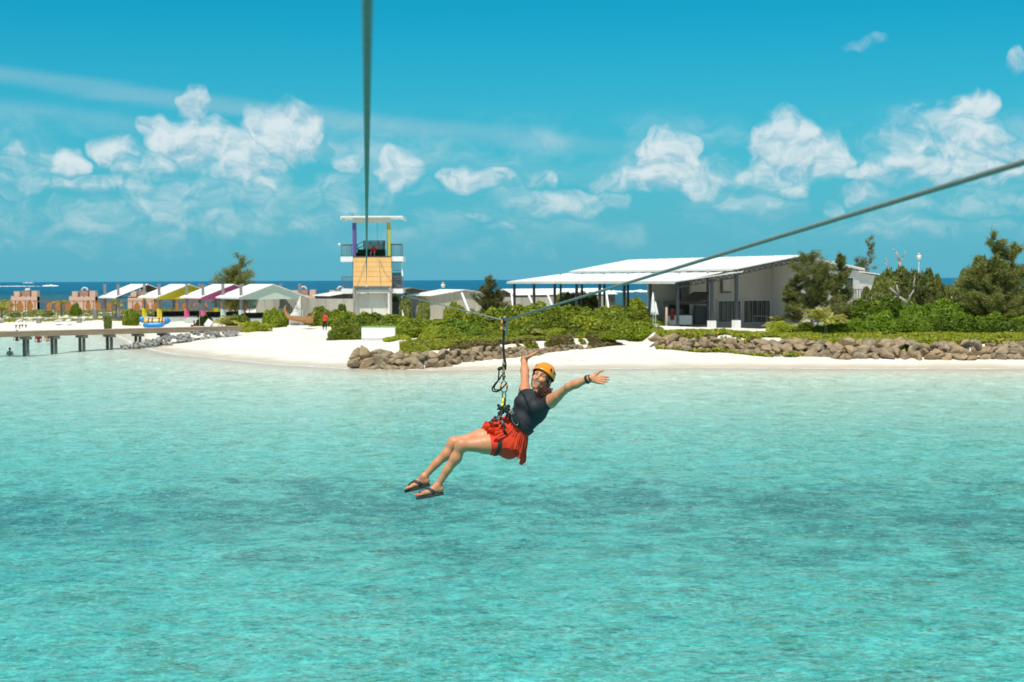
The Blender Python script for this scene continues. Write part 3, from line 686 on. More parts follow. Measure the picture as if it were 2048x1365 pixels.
# ------------------------------------------------------------------ corrugated fence
def corrugated(w, h, pitch=.19, dep=.035):
    n = int(w / (pitch / 4)); V = []; F = []
    for i in range(n + 1):
        x = w * i / n - w / 2; k = i % 4; y = -dep if k in (1, 2) else 0.0
        for z in (0, h): V.append((x, y, z))
        for z in (0, h): V.append((x, y + .012, z))
    for i in range(n):
        a = i * 4; b = a + 4
        F += [(a, b, b + 1, a + 1), (a + 2, a + 3, b + 3, b + 2), (a + 1, b + 1, b + 3, a + 3)]
    m = MB(); m.add(V, F); return m.mesh('fence_panel')
M_CORR = mat('weathered_white_sheet', (.40, .385, .33), .6, .16, 1.1, stretch=(2.2, 1, .35), rnd=.13)
M_RUST = mat('rusty_steel', (.26, .10, .035), .9, .35, 3.0)
CP = corrugated(1.25, 2.15); CP.materials.append(M_CORR)
def fence(label, a, b, hpx, D0, D1, n=None, gap=None):
    A = at(a[0], a[1], D0); B = at(b[0], b[1], D1); L = math.hypot(B.x - A.x, B.y - A.y); n = max(1, round(L / 1.22))
    rz = math.atan2(B.y - A.y, B.x - A.x); zb = zat(A.x, A.y)
    root = empty('corrugated_fence', (A.x, A.y, zb), label, 'fence')
    for i in range(n):
        f = (i + .5) / n; p = A.lerp(B, f); h = p.z + random.uniform(-.06, .04) - zat(p.x, p.y) + .1
        o = bpy.data.objects.new('fence_panel', CP); COL.objects.link(o); o.parent = root
        o.location = (p.x - A.x, p.y - A.y + random.uniform(-.02, .02), zat(p.x, p.y) - zb - .1); o.rotation_euler = (0, random.uniform(-.012, .012), rz); o.scale = (L / n / 1.25 * 1.02, 1, h / 2.15)
    for i in range(0, n + 1, 3):
        p = A.lerp(B, i / n); MB().bar((p.x - A.x, p.y - A.y + .12, -.1), (p.x - A.x, p.y - A.y + .12, p.z - zb + random.uniform(-.1, .15)), .08).build('fence_post', M_RUST, root)
    return root
fence('grey white corrugated sheet fence between the mint pavilion and the tower', (512, 596), (706, 597.5), 30, 168, 162)
fence('corrugated sheet fence just right of the tower stairs', (808, 600), (870, 602), 30, 156, 153)
fence('corrugated sheet fence behind the long hedge and slanted poles', (960, 596), (1215, 592), 30, 158, 165)

# ------------------------------------------------------------------ sheds behind the hedge
def shed(name, label, cat, apx, apy, evy, D, hw, L, ang, wall, roof, wallm2=None, overhang=.35):
    ap = at(apx, apy, D); g = Vector((ap.x, ap.y, zat(ap.x, ap.y))); rg = ap.z - g.z; ev = at(apx, evy, D).z - g.z
    root = empty(name, g, label, cat, rz=ang); k = (rg - ev) / hw
    for s in (-1, 1):
        MB().prism([(0, -overhang, rg), (s * (hw + overhang), -overhang, ev - k * overhang), (s * (hw + overhang), L + .3, ev - k * overhang), (0, L + .3, rg)], (0, 0, -.06)).build('roof_sheet', roof, root)
    for y in (0, L): MB().prism([(-hw, y, -.2), (hw, y, -.2), (hw, y, ev - .08), (0, y, rg - .08), (-hw, y, ev - .08)], (0, .06, 0)).build('gable_wall', wall, root)
    for s in (-1, 1): MB().box((s * (hw - .03), L / 2, ev / 2 - .15), (.06, L - .02, ev + .05)).build('side_wall', wallm2 or wall, root)
    n = int(2 * hw / .45)
    for i in range(n):
        x = -hw + .2 + i * (2 * hw - .4) / (n - 1); MB().box((x, -.02, (ev + k * (hw - abs(x)) - .1) / 2), (.06, .035, ev + k * (hw - abs(x)) - .3)).build('cladding_rib', wall, root)
    return root
M_BEIGE = mat('beige_cladding', (.46, .43, .345), .7, .08, 1.0, stretch=(2, 2, .4)); M_GREENW = mat('peeling_green_wall', (.02, .14, .09), .8, .5, 1.4, col2=(.10, .05, .03), stretch=(2, 2, .5))
M_GREYWALL = mat('dark_timber_wall', (.06, .055, .05), .85, .4, 1.6, stretch=(3, 3, .3))
s = shed('gabled_shed', 'beige clad shed with low white gable roof behind the hedge', 'shed', 928, 579.3, 590, 150, 3.6, 6.5, R(24), M_BEIGE, M_ROOFW)
MB().box((.2, -.05, 1.15), (1.9, .05, 2.1)).build('door', mat('shed_door', (.40, .39, .33), .7), s)
shed('green_shed', 'peeling green walled shed with pale roof right of the tower', 'shed', 822, 576, 584, 172, 3.2, 6, R(28), M_GREENW, mat('brown_roof', (.24, .18, .14), .8))
shed('long_shed', 'long low shed with flat white roof left of the big pavilion', 'shed', 1010, 578.2, 588.5, 186, 3.0, 15, R(-62), M_GREYWALL, M_ROOFW)
shed('low_shed', 'low dark timber shed with white roof behind the fence left of the tower', 'shed', 702, 584, 590.5, 172, 2.6, 5, R(30), M_GREYWALL, M_ROOFW)
# slanted white props
props = [((923.8, 586.9), (936, 618)), ((953, 587.6), (966, 623)), ((986, 589), (998, 620)), ((1022.7, 586), (1028, 630)), ((1057.8, 592), (1067, 612)), ((1096, 591), (1105, 613)), ((1119.8, 585), (1124, 616)), ((1138, 591.5), (1149, 617)), ((1213, 588), (1219, 628))]
for i, (a, b) in enumerate(props):
    D = 146 + i * 1.2; A = at(*a, D); B = at(*b, D - .8); d = (B - A).normalized(); B = B + d * 1.6
    root = empty('slanted_pole', B, ['leftmost slanted white pole, in front of the beige shed', 'slanted white pole between the beige shed and the small casuarina', 'slanted white pole against the small casuarina', 'tall nearly upright white pole right of the small casuarina', 'short slanted white pole at the left corner of the big pavilion',
                                    'slanted white pole under the left end of the big pavilion roof', 'upright white pole under the big pavilion roof', 'slanted white pole right of the upright one under the pavilion roof', 'white pole near the middle of the big pavilion front'][i], 'pole', 'white poles along the fence')
    MB().tube([(0, 0, 0), A - B], .11, 8).build('shaft', M_WHITE, root, True); MB().tube([A - B, (A - B) * 1.012], .125, 8).build('cap', M_WHITE, root, True)
# lamp posts
def lamp_post(px, y0, y1, D, label, white=False):
    top = at(px, y0, D); g = Vector((top.x, D, zat(top.x, D))); h = top.z - g.z
    root = empty('lamp_post', g, label, 'lamp post')
    m = mat('pale_grey_pole', (.42, .44, .45), .6) if white else M_STEEL
    MB().tube([(0, 0, 0), (0, 0, h - .7)], [.09, .06] if not white else [.06, .04], 8).build('pole', m, root, True)
    MB().tube([(0, 0, h - .7), (0, 0, h - .55), (0, 0, h - .2)], [.10, .22, .24], 8).build('lantern', mat('frosted_lamp', (.75, .7, .62), .4), root, True)
    MB().tube([(0, 0, h - .2), (0, 0, h)], [.26, .03], 8).build('cap', mat('lamp_cap', (.5, .42, .34), .5), root, True)
lamp_post(886, 564.5, 585, 166, 'small dark lamp post with pale lantern behind the beige shed roof')

# ------------------------------------------------------------------ white stall on the sand
st = Site('white_stall', ground(756, 688, .75), 'white panelled counter box with green top edge standing on the beach', 'stall')
SD = st.o.y
st.box('front_panel', 723, 739.8, 654.6, 677.8, SD, .06, M_WHITE); st.box('front_panel', 740, 789.5, 654.6, 677.8, SD, .06, M_WHITE)
st.box('body', 723.4, 789.1, 655, 684.6, SD + .07, 1.2, M_WHITE)
st.box('kick_panel', 723, 789.5, 678.4, 685.4, SD, .06, mat('stall_grey', (.60, .60, .58), .7)); st.box('trim_line', 723, 789.5, 677.8, 678.4, SD - .005, .06, mat('stall_trim', (.35, .18, .18), .7))
st.box('top_edge', 722.6, 789.9, 653.3, 654.6, SD - .03, 1.36, mat('green_edge', (.18, .34, .08), .8))
for x in (725, 742, 768, 787): st.box('foot', x, x + 2.5, 685.4, 688.5, SD + .1, .9, M_GREYWALL)

# ------------------------------------------------------------------ big open pavilion and the white building under its gable
BA = R(27.55); BO = Vector((25.3, 125.0, 1.15)); BL = 28.0
AZ_, SZ_, EZ_ = 7.73 - BO.z, 6.55 - BO.z, 5.60 - BO.z     # apex, step and eave heights
S1, S2 = 7.1, 13.4
big = empty('open_pavilion', BO, 'large open steel pavilion with two tier white roof over the white building', 'pavilion', rz=BA)
for s in (-1, 1):
    up = MB().prism([(0, -.35, AZ_ + .12), (s * S1, -.35, SZ_ + .12), (s * S1, BL, SZ_ + .12), (0, BL, AZ_ + .12)], (0, 0, -.09)).build('upper_roof', M_ROOFW, big)
    lo = MB().prism([(s * (S1 - .7), -.35, SZ_ - .10), (s * S2, -.35, EZ_ + .02), (s * S2, BL + 2, EZ_ + .02), (s * (S1 - .7), BL + 2, SZ_ - .10)], (0, 0, -.09)).build('lower_roof', M_ROOFW, big)
    for k in range(1, 15):
        y = -.35 + BL * k / 15
        MB().bar((0, y, AZ_ + .135), (s * S1, y, SZ_ + .135), .05, .03).build('roof_seam', M_ROOFW, up); MB().bar((s * (S1 + .05), y, SZ_ - .11), (s * S2, y, EZ_ + .035), .05, .03).build('roof_seam', M_ROOFW, lo)
    MB().box((s * (S2 + .04), BL / 2 + .8, EZ_ - .10), (.07, BL + 2.4, .22)).build('gutter', M_CREAM, big); MB().box((s * (S1 + .04), BL / 2, SZ_ + .02), (.07, BL + .3, .17)).build('gutter', M_CREAM, big)
def truss(a, b, dep, n, nm='gable_truss'):
    a = Vector(a); b = Vector(b); m = MB(); d = Vector((0, 0, -dep)); m.bar(a, b, .10, .10); m.bar(a + d, b + d, .09, .09)
    for i in range(n):
        p = a.lerp(b, i / n); q = a.lerp(b, (i + .5) / n); r2 = a.lerp(b, (i + 1) / n); m.bar(p, q + d, .05); m.bar(q + d, r2, .05)
    return m.build(nm, M_STEEL, big)
truss((-.2, -.2, AZ_ - .02), (-S1, -.2, SZ_ - .02), .42, 12); truss((-S1, -.2, SZ_ - .24), (-S2 + .15, -.2, EZ_ - .12), .42, 10)
MB().prism([(-S1, -.34, SZ_ + .02), (-S2, -.34, EZ_ - .08), (-S2, -.34, EZ_ - .2), (-S1, -.34, SZ_ - .1)], (0, .05, 0)).build('verge_trim', M_STEEL, big)
MB().prism([(0, -.34, AZ_ + .02), (-S1, -.34, SZ_ + .02), (-S1, -.34, SZ_ - .08), (0, -.34, AZ_ - .08)], (0, .05, 0)).build('verge_trim', M_STEEL, big)
MB().prism([(0, -.34, AZ_ + .02), (S1, -.34, SZ_ + .02), (S1, -.34, SZ_ - .1), (0, -.34, AZ_ - .1)], (0, .05, 0)).build('verge_trim', M_CREAM, big)
MB().prism([(S1, -.34, SZ_ - .16), (S2, -.34, EZ_ - .08), (S2, -.34, EZ_ - .2), (S1, -.34, SZ_ - .3)], (0, .05, 0)).build('verge_trim', M_STEEL, big)
def post(x, y, h, w=.20, foot=False):
    o = MB().box((x, y, h / 2), (w, w, h)).build('post', M_STEEL, big)
    if foot: MB().box((x, y, .55), (.55, .55, 1.1)).build('post_foot', M_WHITE, o)
for i in range(8): post(-S2 + .45, -.1 + i * (BL + 1.4) / 7, EZ_ - .1, .20)
for i in range(7): post(-S1 - .6, 3 + i * (BL - 2) / 6, SZ_ - .2, .17)
post(-9.55, -.2, EZ_ + .15, .22, True); post(-7.0, -.2, SZ_ - .4, .24, True)
for i in range(6): MB().bar((-S2 + .3, 4.2 * i + 4, EZ_ - .2), (-S1, 4.2 * i + 4, SZ_ - .35), .07, .12).build('rafter', M_STEEL, big)
# white building
M_WALL = mat('white_render_wall', (.56, .55, .52), .85, .06, .7)
hb = empty('white_building', BO, 'white two storey building with dark windows under the pavilion gable', 'building', rz=BA)
MB().prism([(-8.3, 4.6, -.3), (1.0, 4.6, -.3), (1.0, 4.6, AZ_ - .32), (0, 4.6, AZ_ - .15), (-7, 4.6, SZ_ - .25), (-8.3, 4.6, SZ_ - .45)], (0, .3, 0)).build('recessed_wall', mat('shade_toned_render', (.40, .375, .33), .85, .08, .6, stretch=(1, 1, .3)), hb)  # roof shade put into the wall colour, darker than the other walls
MB().prism([(.70, 0.0, -.3), (12.6, 0.0, -.3), (12.6, 0, EZ_ - .12), (7.1, 0, SZ_ - .32), (7.0, 0, SZ_ - .12), (.70, 0, AZ_ - .22)], (0, .3, 0)).build('front_wall', M_WALL, hb)
MB().box((.85, 2.45, AZ_ / 2 - .3), (.3, 4.3, AZ_ - .2)).build('return_wall', M_WALL, hb)
MB().box((12.45, 7, EZ_ / 2 - .2), (.3, 13.7, EZ_ - .2)).build('side_wall', M_WALL, hb); MB().box((-4, 8.2, EZ_ / 2), (13, .3, EZ_)).build('rear_wall', M_WALL, hb)
MB().box((-.5, 4.2, -.05), (26.0, 9.6, .3)).build('added_floor_slab', mat('bounce_cutting_concrete', (.20, .19, .175), .85, .2, .6), hb)  # added grey slab, cuts the light bounced from the sand
def window(x0, x1, z0, z1, y, nv, nh, sill=True):
    f = MB(); t = .07; yy = y - .06
    w = MB().box(((x0 + x1) / 2, y - .012, (z0 + z1) / 2), (x1 - x0, .02, z1 - z0)).build('window', M_GLASS, hb)
    for x in [x0, x1]: f.box((x, yy, (z0 + z1) / 2), (t, .10, z1 - z0 + t))
    for z in [z0, z1]: f.box(((x0 + x1) / 2, yy - .003, z), (x1 - x0 + t, .10, t))
    f.build('frame', M_WALL, w)
    for i in range(1, nv): MB().box((x0 + (x1 - x0) * i / nv, yy, (z0 + z1) / 2), (.05, .08, z1 - z0)).build('mullion', mat('mullion_grey', (.25, .25, .24), .6), w)
    for i in range(1, nh): MB().box(((x0 + x1) / 2, yy - .002, z0 + (z1 - z0) * i / nh), (x1 - x0, .08, .05)).build('mullion', mat('mullion_grey', (.25, .25, .24), .6), w)
    for i in range(nv): MB().box((x0 + (x1 - x0) * (i + .5) / nv, y - .03, (z0 + z1) / 2), ((x1 - x0) / nv * .45 * random.uniform(.5, 1.3), .015, z1 - z0 - .08)).build('curtain', mat('grey_curtain', (.10, .11, .09), .9, .2, 4, rnd=.4), w)
window(-5.5, -3.0, .75, 2.7, 4.6, 5, 1); window(-2.7, .3, .65, 2.7, 4.6, 6, 1)
w = MB().box((-4.65, 4.56, 4.05), (.95, .08, 1.15)).build('shutter', mat('taupe_shutter', (.44, .43, .40), .7), hb); MB().box((-5.11, 4.5, 4.05), (.16, .2, 1.2)).build('frame', M_RAIL, w); MB().box((-4.65, 4.5, 3.44), (1.0, .2, .12)).build('frame', M_RAIL, w)
window(1.5, 2.9, 3.9, 5.0, 0.0, 3, 1); window(5.0, 6.0, 2.9, 4.7, 0, 1, 2); window(1.5, 2.5, .7, 1.5, 0, 2, 1); window(3.3, 4.4, 3.6, 4.9, 0, 2, 1)
bal = MB().box((5.3, -.5, 2.72), (2.6, .9, .16)).build('balcony', M_CONC, hb)
for i in range(9): MB().box((4.1 + i * .3, -.88, 3.2), (.05, .05, .85)).build('baluster', M_RAIL, bal)
MB().box((5.3, -.88, 3.64), (2.6, .07, .07)).build('handrail', M_RAIL, bal)
# kitchen awning at the open corner
aw = empty('dark_awning', at(1390, 640, 124), 'dark sloping awning over the counter beside the white building', 'awning')
ao = aw.location
def awp(px, py, D): return at(px, py, D) - ao
MB().prism([awp(1356, 604, 121), awp(1412, 600, 122.5), awp(1419, 584, 124), awp(1387, 584, 124)], (0, .05, -.08)).build('canopy', mat('charcoal_canvas', (.028, .026, .024), .8), aw)
MB().prism([awp(1327, 603, 121), awp(1417, 603, 122), awp(1417, 609, 122), awp(1327, 609, 121)], (0, .1, 0)).build('valance', mat('charcoal_canvas', (.028, .026, .024), .8), aw)
for px in (1329, 1416): MB().bar(awp(px, 606, 121.8), awp(px, 650, 121.8), .12).build('leg', M_STEEL, aw)
ct = empty('bar_counter', at(1375, 648, 124), 'low white bar counter with dark appliances under the awning', 'counter'); co = ct.location
def cbox(name, x0, x1, y0, y1, D, dep, m):
    a = at(x0, y1, D) - co; b = at(x1, y0, D) - co
    MB().box(((a.x + b.x) / 2, a.y + dep / 2, (a.z + b.z) / 2), (b.x - a.x, dep, b.z - a.z)).build(name, m, ct)
cbox('counter_front', 1334, 1384, 631, 650, 124, .6, M_WHITE); cbox('counter_top', 1332, 1386, 629, 631, 123.9, .9, M_STEEL)
cbox('fridge', 1390, 1414, 612, 650, 124.6, .8, M_STEEL); cbox('awning_shade_sheet', 1338, 1416, 609, 630, 126.2, .1, mat('dim_interior', (.03, .03, .03), .8)); cbox('coffee_machine', 1352, 1366, 619, 629, 124.2, .5, M_STEEL); cbox('sack', 1341, 1349, 618, 640, 123.8, .4, mat('dull_red_cloth', (.22, .05, .045), .9))  # the panel behind the counter is a dark sheet painting the shade under the awning
# standing post and folded parasols near the open side
for i, (px, y0, y1, D, w_, m, lab) in enumerate([(1333, 615, 655, 117.5, .22, mat('bleached_timber', (.42, .30, .20), .85), 'bleached wooden post standing in front of the awning')]):
    g = at(px, y1, D); o = MB().tube([(0, 0, -.5), (0, 0, at(px, y0, D).z - g.z)], [w_ / 2, w_ / 2.3], 8).build('wooden_post', m, None, True); o.location = g; tag(o, lab, 'post')
def folded_parasol(px, y0, y1, D, label):
    g = at(px, y1, D); h = at(px, y0, D).z - g.z; root = empty('folded_parasol', g, label, 'parasol', 'folded parasols by the open pavilion')
    MB().tube([(0, 0, 0), (0, 0, h)], .035, 8).build('pole', M_WHITE, root, True)
    MB().tube([(0, 0, h * .45), (0.02, 0, h * .55), (0, 0, h * .8), (0, 0, h * .97)], [.26, .20, .12, .04], 9).build('canopy', M_WHITE, root, True); MB().tube([(0, 0, -.25), (0, 0, .08)], [.30, .25], 12).build('base', M_CONC, root, True)
folded_parasol(1306, 585, 667, 112, 'taller folded white parasol at the path head beside the awning'); folded_parasol(1311, 604, 650, 116, 'shorter folded white parasol beside the path')
# mast lights behind
lamp_post(1838, 506, 590, 150, 'pale round lamp on a white pole behind the right trees', True)
# tables under the gable
for i, (px, py) in enumerate(((1520, 650), (1545, 652))):
    g = at(px, py, 122); t_ = empty('patio_table', g, ['dark patio table before the long window', 'dark patio table right of the first one, near the casuarina'][i], 'table', 'patio tables'); MB().box((0, 0, .74), (1.2, .8, .05)).build('tabletop', M_STEEL, t_)
    for sx in (-.5, .5):
        for sy in (-.32, .32): MB().box((sx, sy, .36), (.05, .05, .72)).build('leg', M_STEEL, t_)

# ------------------------------------------------------------------ lattice castles on the far shore
def lattice_mat():
    m = bpy.data.materials.new('pink_lattice'); m.use_nodes = True; t = NT(m.node_tree); p = t.n['Principled BSDF']; tc = t.node('ShaderNodeTexCoord')
    b = t.node('ShaderNodeTexBrick'); t.put(b.inputs['Vector'], t.vmath('MULTIPLY', tc.outputs['Object'], (1, 1, 1))); b.inputs['Scale'].default_value = 3.2; b.inputs['Mortar Size'].default_value = .05; b.inputs['Color1'].default_value = (.70, .50, .40, 1); b.inputs['Color2'].default_value = (.60, .41, .32, 1); b.inputs['Mortar'].default_value = (.38, .24, .18, 1)
    mp = t.node('ShaderNodeMapping'); t.put(mp.inputs['Vector'], tc.outputs['Object']); mp.inputs['Rotation'].default_value = (R(90), 0, 0); t.l.new(mp.outputs[0], b.inputs['Vector'])
    t.put(p.inputs['Base Color'], b.outputs[0]); p.inputs['Roughness'].default_value = .9; return m
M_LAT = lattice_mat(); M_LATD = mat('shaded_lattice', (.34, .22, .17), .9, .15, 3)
def castle(px, py, w, D, label, arch):
    g = at(px, py, D); s = D / FPX; root = empty('lattice_castle', g, label, 'castle', 'pink lattice castles on the far shore')
    def blk(x0, x1, h, y, m=M_LAT, nm='tower_block'): MB().box(((x0 + x1) / 2 * s, y, h * s / 2), ((x1 - x0) * s, 1.4, h * s)).build(nm, m, root)
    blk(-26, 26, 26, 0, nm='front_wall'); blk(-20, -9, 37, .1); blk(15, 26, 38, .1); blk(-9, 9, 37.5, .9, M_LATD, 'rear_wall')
    for i in range(5): blk(-25 + i * 10.5, -20 + i * 10.5, 27.5, .02, nm='merlon')
    if arch:
        pts = [(math.cos(a) * 6 * s, .9, (37 + math.sin(a) * 7) * s) for a in np.linspace(0, math.pi, 9)]
        MB().tube(pts, .16, 6).build('arch', M_CORAL, root, True)
    else: MB().tube([(-3 * s, .9, 38 * s), (-1 * s, .9, 40 * s), (2 * s, .9, 39 * s), (6 * s, .9, 41 * s)], [.2, .3, .25, .3], 7).build('coral_cap', M_CORAL, root, True)
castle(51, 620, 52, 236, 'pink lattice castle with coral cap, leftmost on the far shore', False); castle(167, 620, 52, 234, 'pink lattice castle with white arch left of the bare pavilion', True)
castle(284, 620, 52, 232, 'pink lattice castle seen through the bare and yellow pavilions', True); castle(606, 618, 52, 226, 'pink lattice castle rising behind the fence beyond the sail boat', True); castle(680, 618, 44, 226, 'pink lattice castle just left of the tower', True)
# rusty leaf fence
lf = empty('rust_fence', at(0, 632, 196), 'rusty steel fence with leaf shaped ornaments behind the upper left beach', 'fence'); lo_ = lf.location
M_LEAFR = mat('rust_leaf', (.36, .15, .045), .9, .3, 2.5)
leafm = MB()
prof = [(0, 0), (.26, .22), (.42, .55), (.40, .85), (.24, 1.2), (0, 1.55)]
leafm.prism([(x, 0, z) for x, z in prof] + [(-x, 0, z) for x, z in reversed(prof[1:-1])], (0, .03, 0)); leafme = leafm.mesh('leaf_ornament'); leafme.materials.append(M_LEAFR)
px = -8; k = 0
while px < 500:
    a = at(px, 634, 196) - lo_; b = at(px, 601, 196) - lo_
    MB().bar((a.x, 0, a.z), (b.x, 0, b.z), .10).build('fence_post', M_RUST, lf)
    if k % 9 not in (4, 8):
        o = bpy.data.objects.new('leaf_ornament', leafme); COL.objects.link(o); o.parent = lf; c = at(px + 9, 623, 196) - lo_; o.location = (c.x, 0, c.z); o.scale = (random.uniform(.85, 1.3), 1, random.uniform(.8, 1.1))
    px += 19.5; k += 1
for y in (601.5, 604): 
    a = at(-8, y, 196) - lo_; b = at(496, y, 196) - lo_; MB().bar((a.x, 0, a.z), (b.x, 0, b.z), .06).build('fence_rail', M_RUST, lf)

# ------------------------------------------------------------------ sail boat display
BD = 141.0; bo = at(598, 652, BD); boat = empty('sail_boat', bo, 'wooden display boat with white lettered sail resting on a white plinth', 'boat')
M_HULL = mat('varnished_wood', (.42, .19, .07), .5, .25, 2, stretch=(.5, 2, 5), col2=(.52, .26, .10))
def bp(px, py, dy=0.0): return at(px, py, BD) - bo + Vector((0, dy, 0))
secs = [(569.0, 622, 616, .05), (570.5, 628, 614, .12), (573, 634.5, 624, .26), (578, 639, 630, .45), (586, 641.5, 632, .62), (597, 643, 634, .70), (607, 645.5, 634.5, .66), (615, 647, 634, .52), (622, 647.5, 633, .30), (626.5, 646.5, 629, .08)]
V = []; F = []; NS = 9
for px, yb, yt, hw in secs:
    b = bp(px, yb); t_ = bp(px, yt)
    for i in range(NS):
        a = math.pi * i / (NS - 1); V.append((b.x, -math.cos(a) * hw, t_.z + (b.z - t_.z) * math.sin(a) ** .7))
for i in range(len(secs) - 1):
    for j in range(NS - 1): F.append((i * NS + j, i * NS + j + 1, (i + 1) * NS + j + 1, (i + 1) * NS + j))
    F.append((i * NS + NS - 1, i * NS, (i + 1) * NS, (i + 1) * NS + NS - 1))
hull = MB().add(V, F).build('hull', M_HULL, boat)
for j in (2, 3): MB().tube([Vector(V[i * NS + j]) + Vector((0, -.01, 0)) for i in range(len(secs))], .025, 5).build('strake', M_HULL, hull)
MB().tube([bp(573, 630), bp(569, 620), bp(570, 614), bp(572.5, 611.5)], [.12, .10, .07, .04], 6).build('prow', M_HULL, boat, True); MB().tube([bp(625, 636), bp(627.5, 628), bp(630, 623.5)], [.08, .06, .03], 6).build('stern_post', M_HULL, boat, True)
MB().bar(bp(577.5, 630.6, -.1), bp(604, 633.5, -.1), .06).build('boom', M_STEEL, boat); MB().bar(bp(602.8, 634), bp(602.8, 592), .12).build('mast', M_HULL, boat); MB().bar(bp(601.9, 634, .05), bp(601.9, 594, .05), .09).build('mast', M_STEEL, boat)
M_SAIL = mat('white_sailcloth', (.66, .65, .62), .8, .04, 1.5)
sv = []; n = 8
for i in range(n + 1):
    f = i / n; l = bp(580 + (601.8 - 580) * (f ** .8), 631 - 41 * f, -.16); r_ = bp(603.2 - 1.2 * f, 633.6 - 43.4 * f, -.16)
    for j in range(5):
        g = j / 4; p = l.lerp(r_, g); p.y -= .22 * math.sin(g * math.pi) * (1 - f); sv.append(p)
m = MB(); m.add(sv + [p + Vector((0, .02, 0)) for p in sv], [(i * 5 + j, i * 5 + j + 1, (i + 1) * 5 + j + 1, (i + 1) * 5 + j) for i in range(n) for j in range(4)] + [(45 + i * 5 + j, 45 + (i + 1) * 5 + j, 45 + (i + 1) * 5 + j + 1, 45 + i * 5 + j + 1) for i in range(n) for j in range(4)])
sail = m.build('sail', M_SAIL, boat, True)
def text3d(name, s, loc, size, rot, m, parent, ext=.006):
    c = bpy.data.curves.new(name, 'FONT'); c.body = s; c.size = size; c.extrude = ext; c.align_x = 'CENTER'
    o = bpy.data.objects.new(name, c); COL.objects.link(o); dg = bpy.context.evaluated_depsgraph_get(); me = bpy.data.meshes.new_from_object(o.evaluated_get(dg)); bpy.data.objects.remove(o)
    o = link(name, me, m, parent); o.location = loc; o.rotation_euler = rot; return o
M_INK = mat('dark_ink', (.03, .05, .05), .8)
text3d('sail_lettering', 'ATMHHY', bp(593.5, 619.6, -.43), .30, (R(90), R(15), 0), M_INK, sail)
MB().tube([bp(593.5, 609, -.40) + Vector((math.cos(a) * .12, 0, math.sin(a) * .12)) for a in np.linspace(0, 5.2, 9)], .022, 5).build('sail_emblem', M_INK, sail); MB().bar(bp(592.5, 607.5, -.40), bp(594.5, 610, -.40), .04).build('sail_emblem', M_INK, sail)
pl = MB().box(bp(592, 645.5, .25), (1.35, .7, .72)).build('plinth', M_WHITE, boat); MB().box(bp(597, 652.6, .2), (2.1, 1.3, .14)).build('plinth_step', M_WHITE, pl)
text3d('plinth_lettering', 'MAIVE', bp(589.5, 651.6, -.14), .36, (R(90), 0, 0), M_HULL, boat, .03)
MB().tube([bp(620, 632, -.5), bp(615.5, 648, -.7)], .025, 5).build('oar', M_HULL, boat)
# ------------------------------------------------------------------ breakers on the outer reef
M_FOAM = mat('sea_foam', (.82, .84, .84), .9, .06, .3)
def breaker(px0, px1, py, h, dist, label, seed):
    rr = random.Random(seed); A = at(px0, py, dist); B = at(px1, py, dist); n = max(10, int((B.x - A.x) / (h * .8))); V = []; F = []
    for i in range(n + 1):
        f = i / n; hh = h * (.25 + .75 * math.sin(math.pi * f) ** .6) * rr.uniform(.45, 1.1); x = A.x + (B.x - A.x) * f
        for j in range(7):
            a = math.pi * j / 6; V.append((x + rr.uniform(-.3, .3) * h, dist - math.cos(a) * h * 2.4 * rr.uniform(.8, 1.2), -.1 + hh * math.sin(a)))
    for i in range(n):
        for j in range(6): F.append((i * 7 + j, i * 7 + j + 1, (i + 1) * 7 + j + 1, (i + 1) * 7 + j))
    o = MB().add(V, F).build('breaking_wave', M_FOAM, None, True); c = sum((Vector(v) for v in V), Vector()) / len(V)
    tag(o, label, 'wave', 'waves breaking on the outer reef')
breaker(86, 118, 570, 2.2, 1900, 'tallest white breaker at the upper left above the castles', 1); breaker(-30, 82, 570.5, .8, 1850, 'thin white breaker line at the far left sea', 2); breaker(45, 68, 564, 3.0, 8000, 'tiny far breaker just under the left horizon', 3)
breaker(1250, 1372, 583, 1.6, 640, 'long white breaker seen beneath the big pavilion roof', 4); breaker(1196, 1262, 584.5, .9, 640, 'thin breaker left of the long one under the pavilion roof', 5); breaker(2030, 2090, 579, 1.5, 700, 'white breaker at the right frame edge', 6)

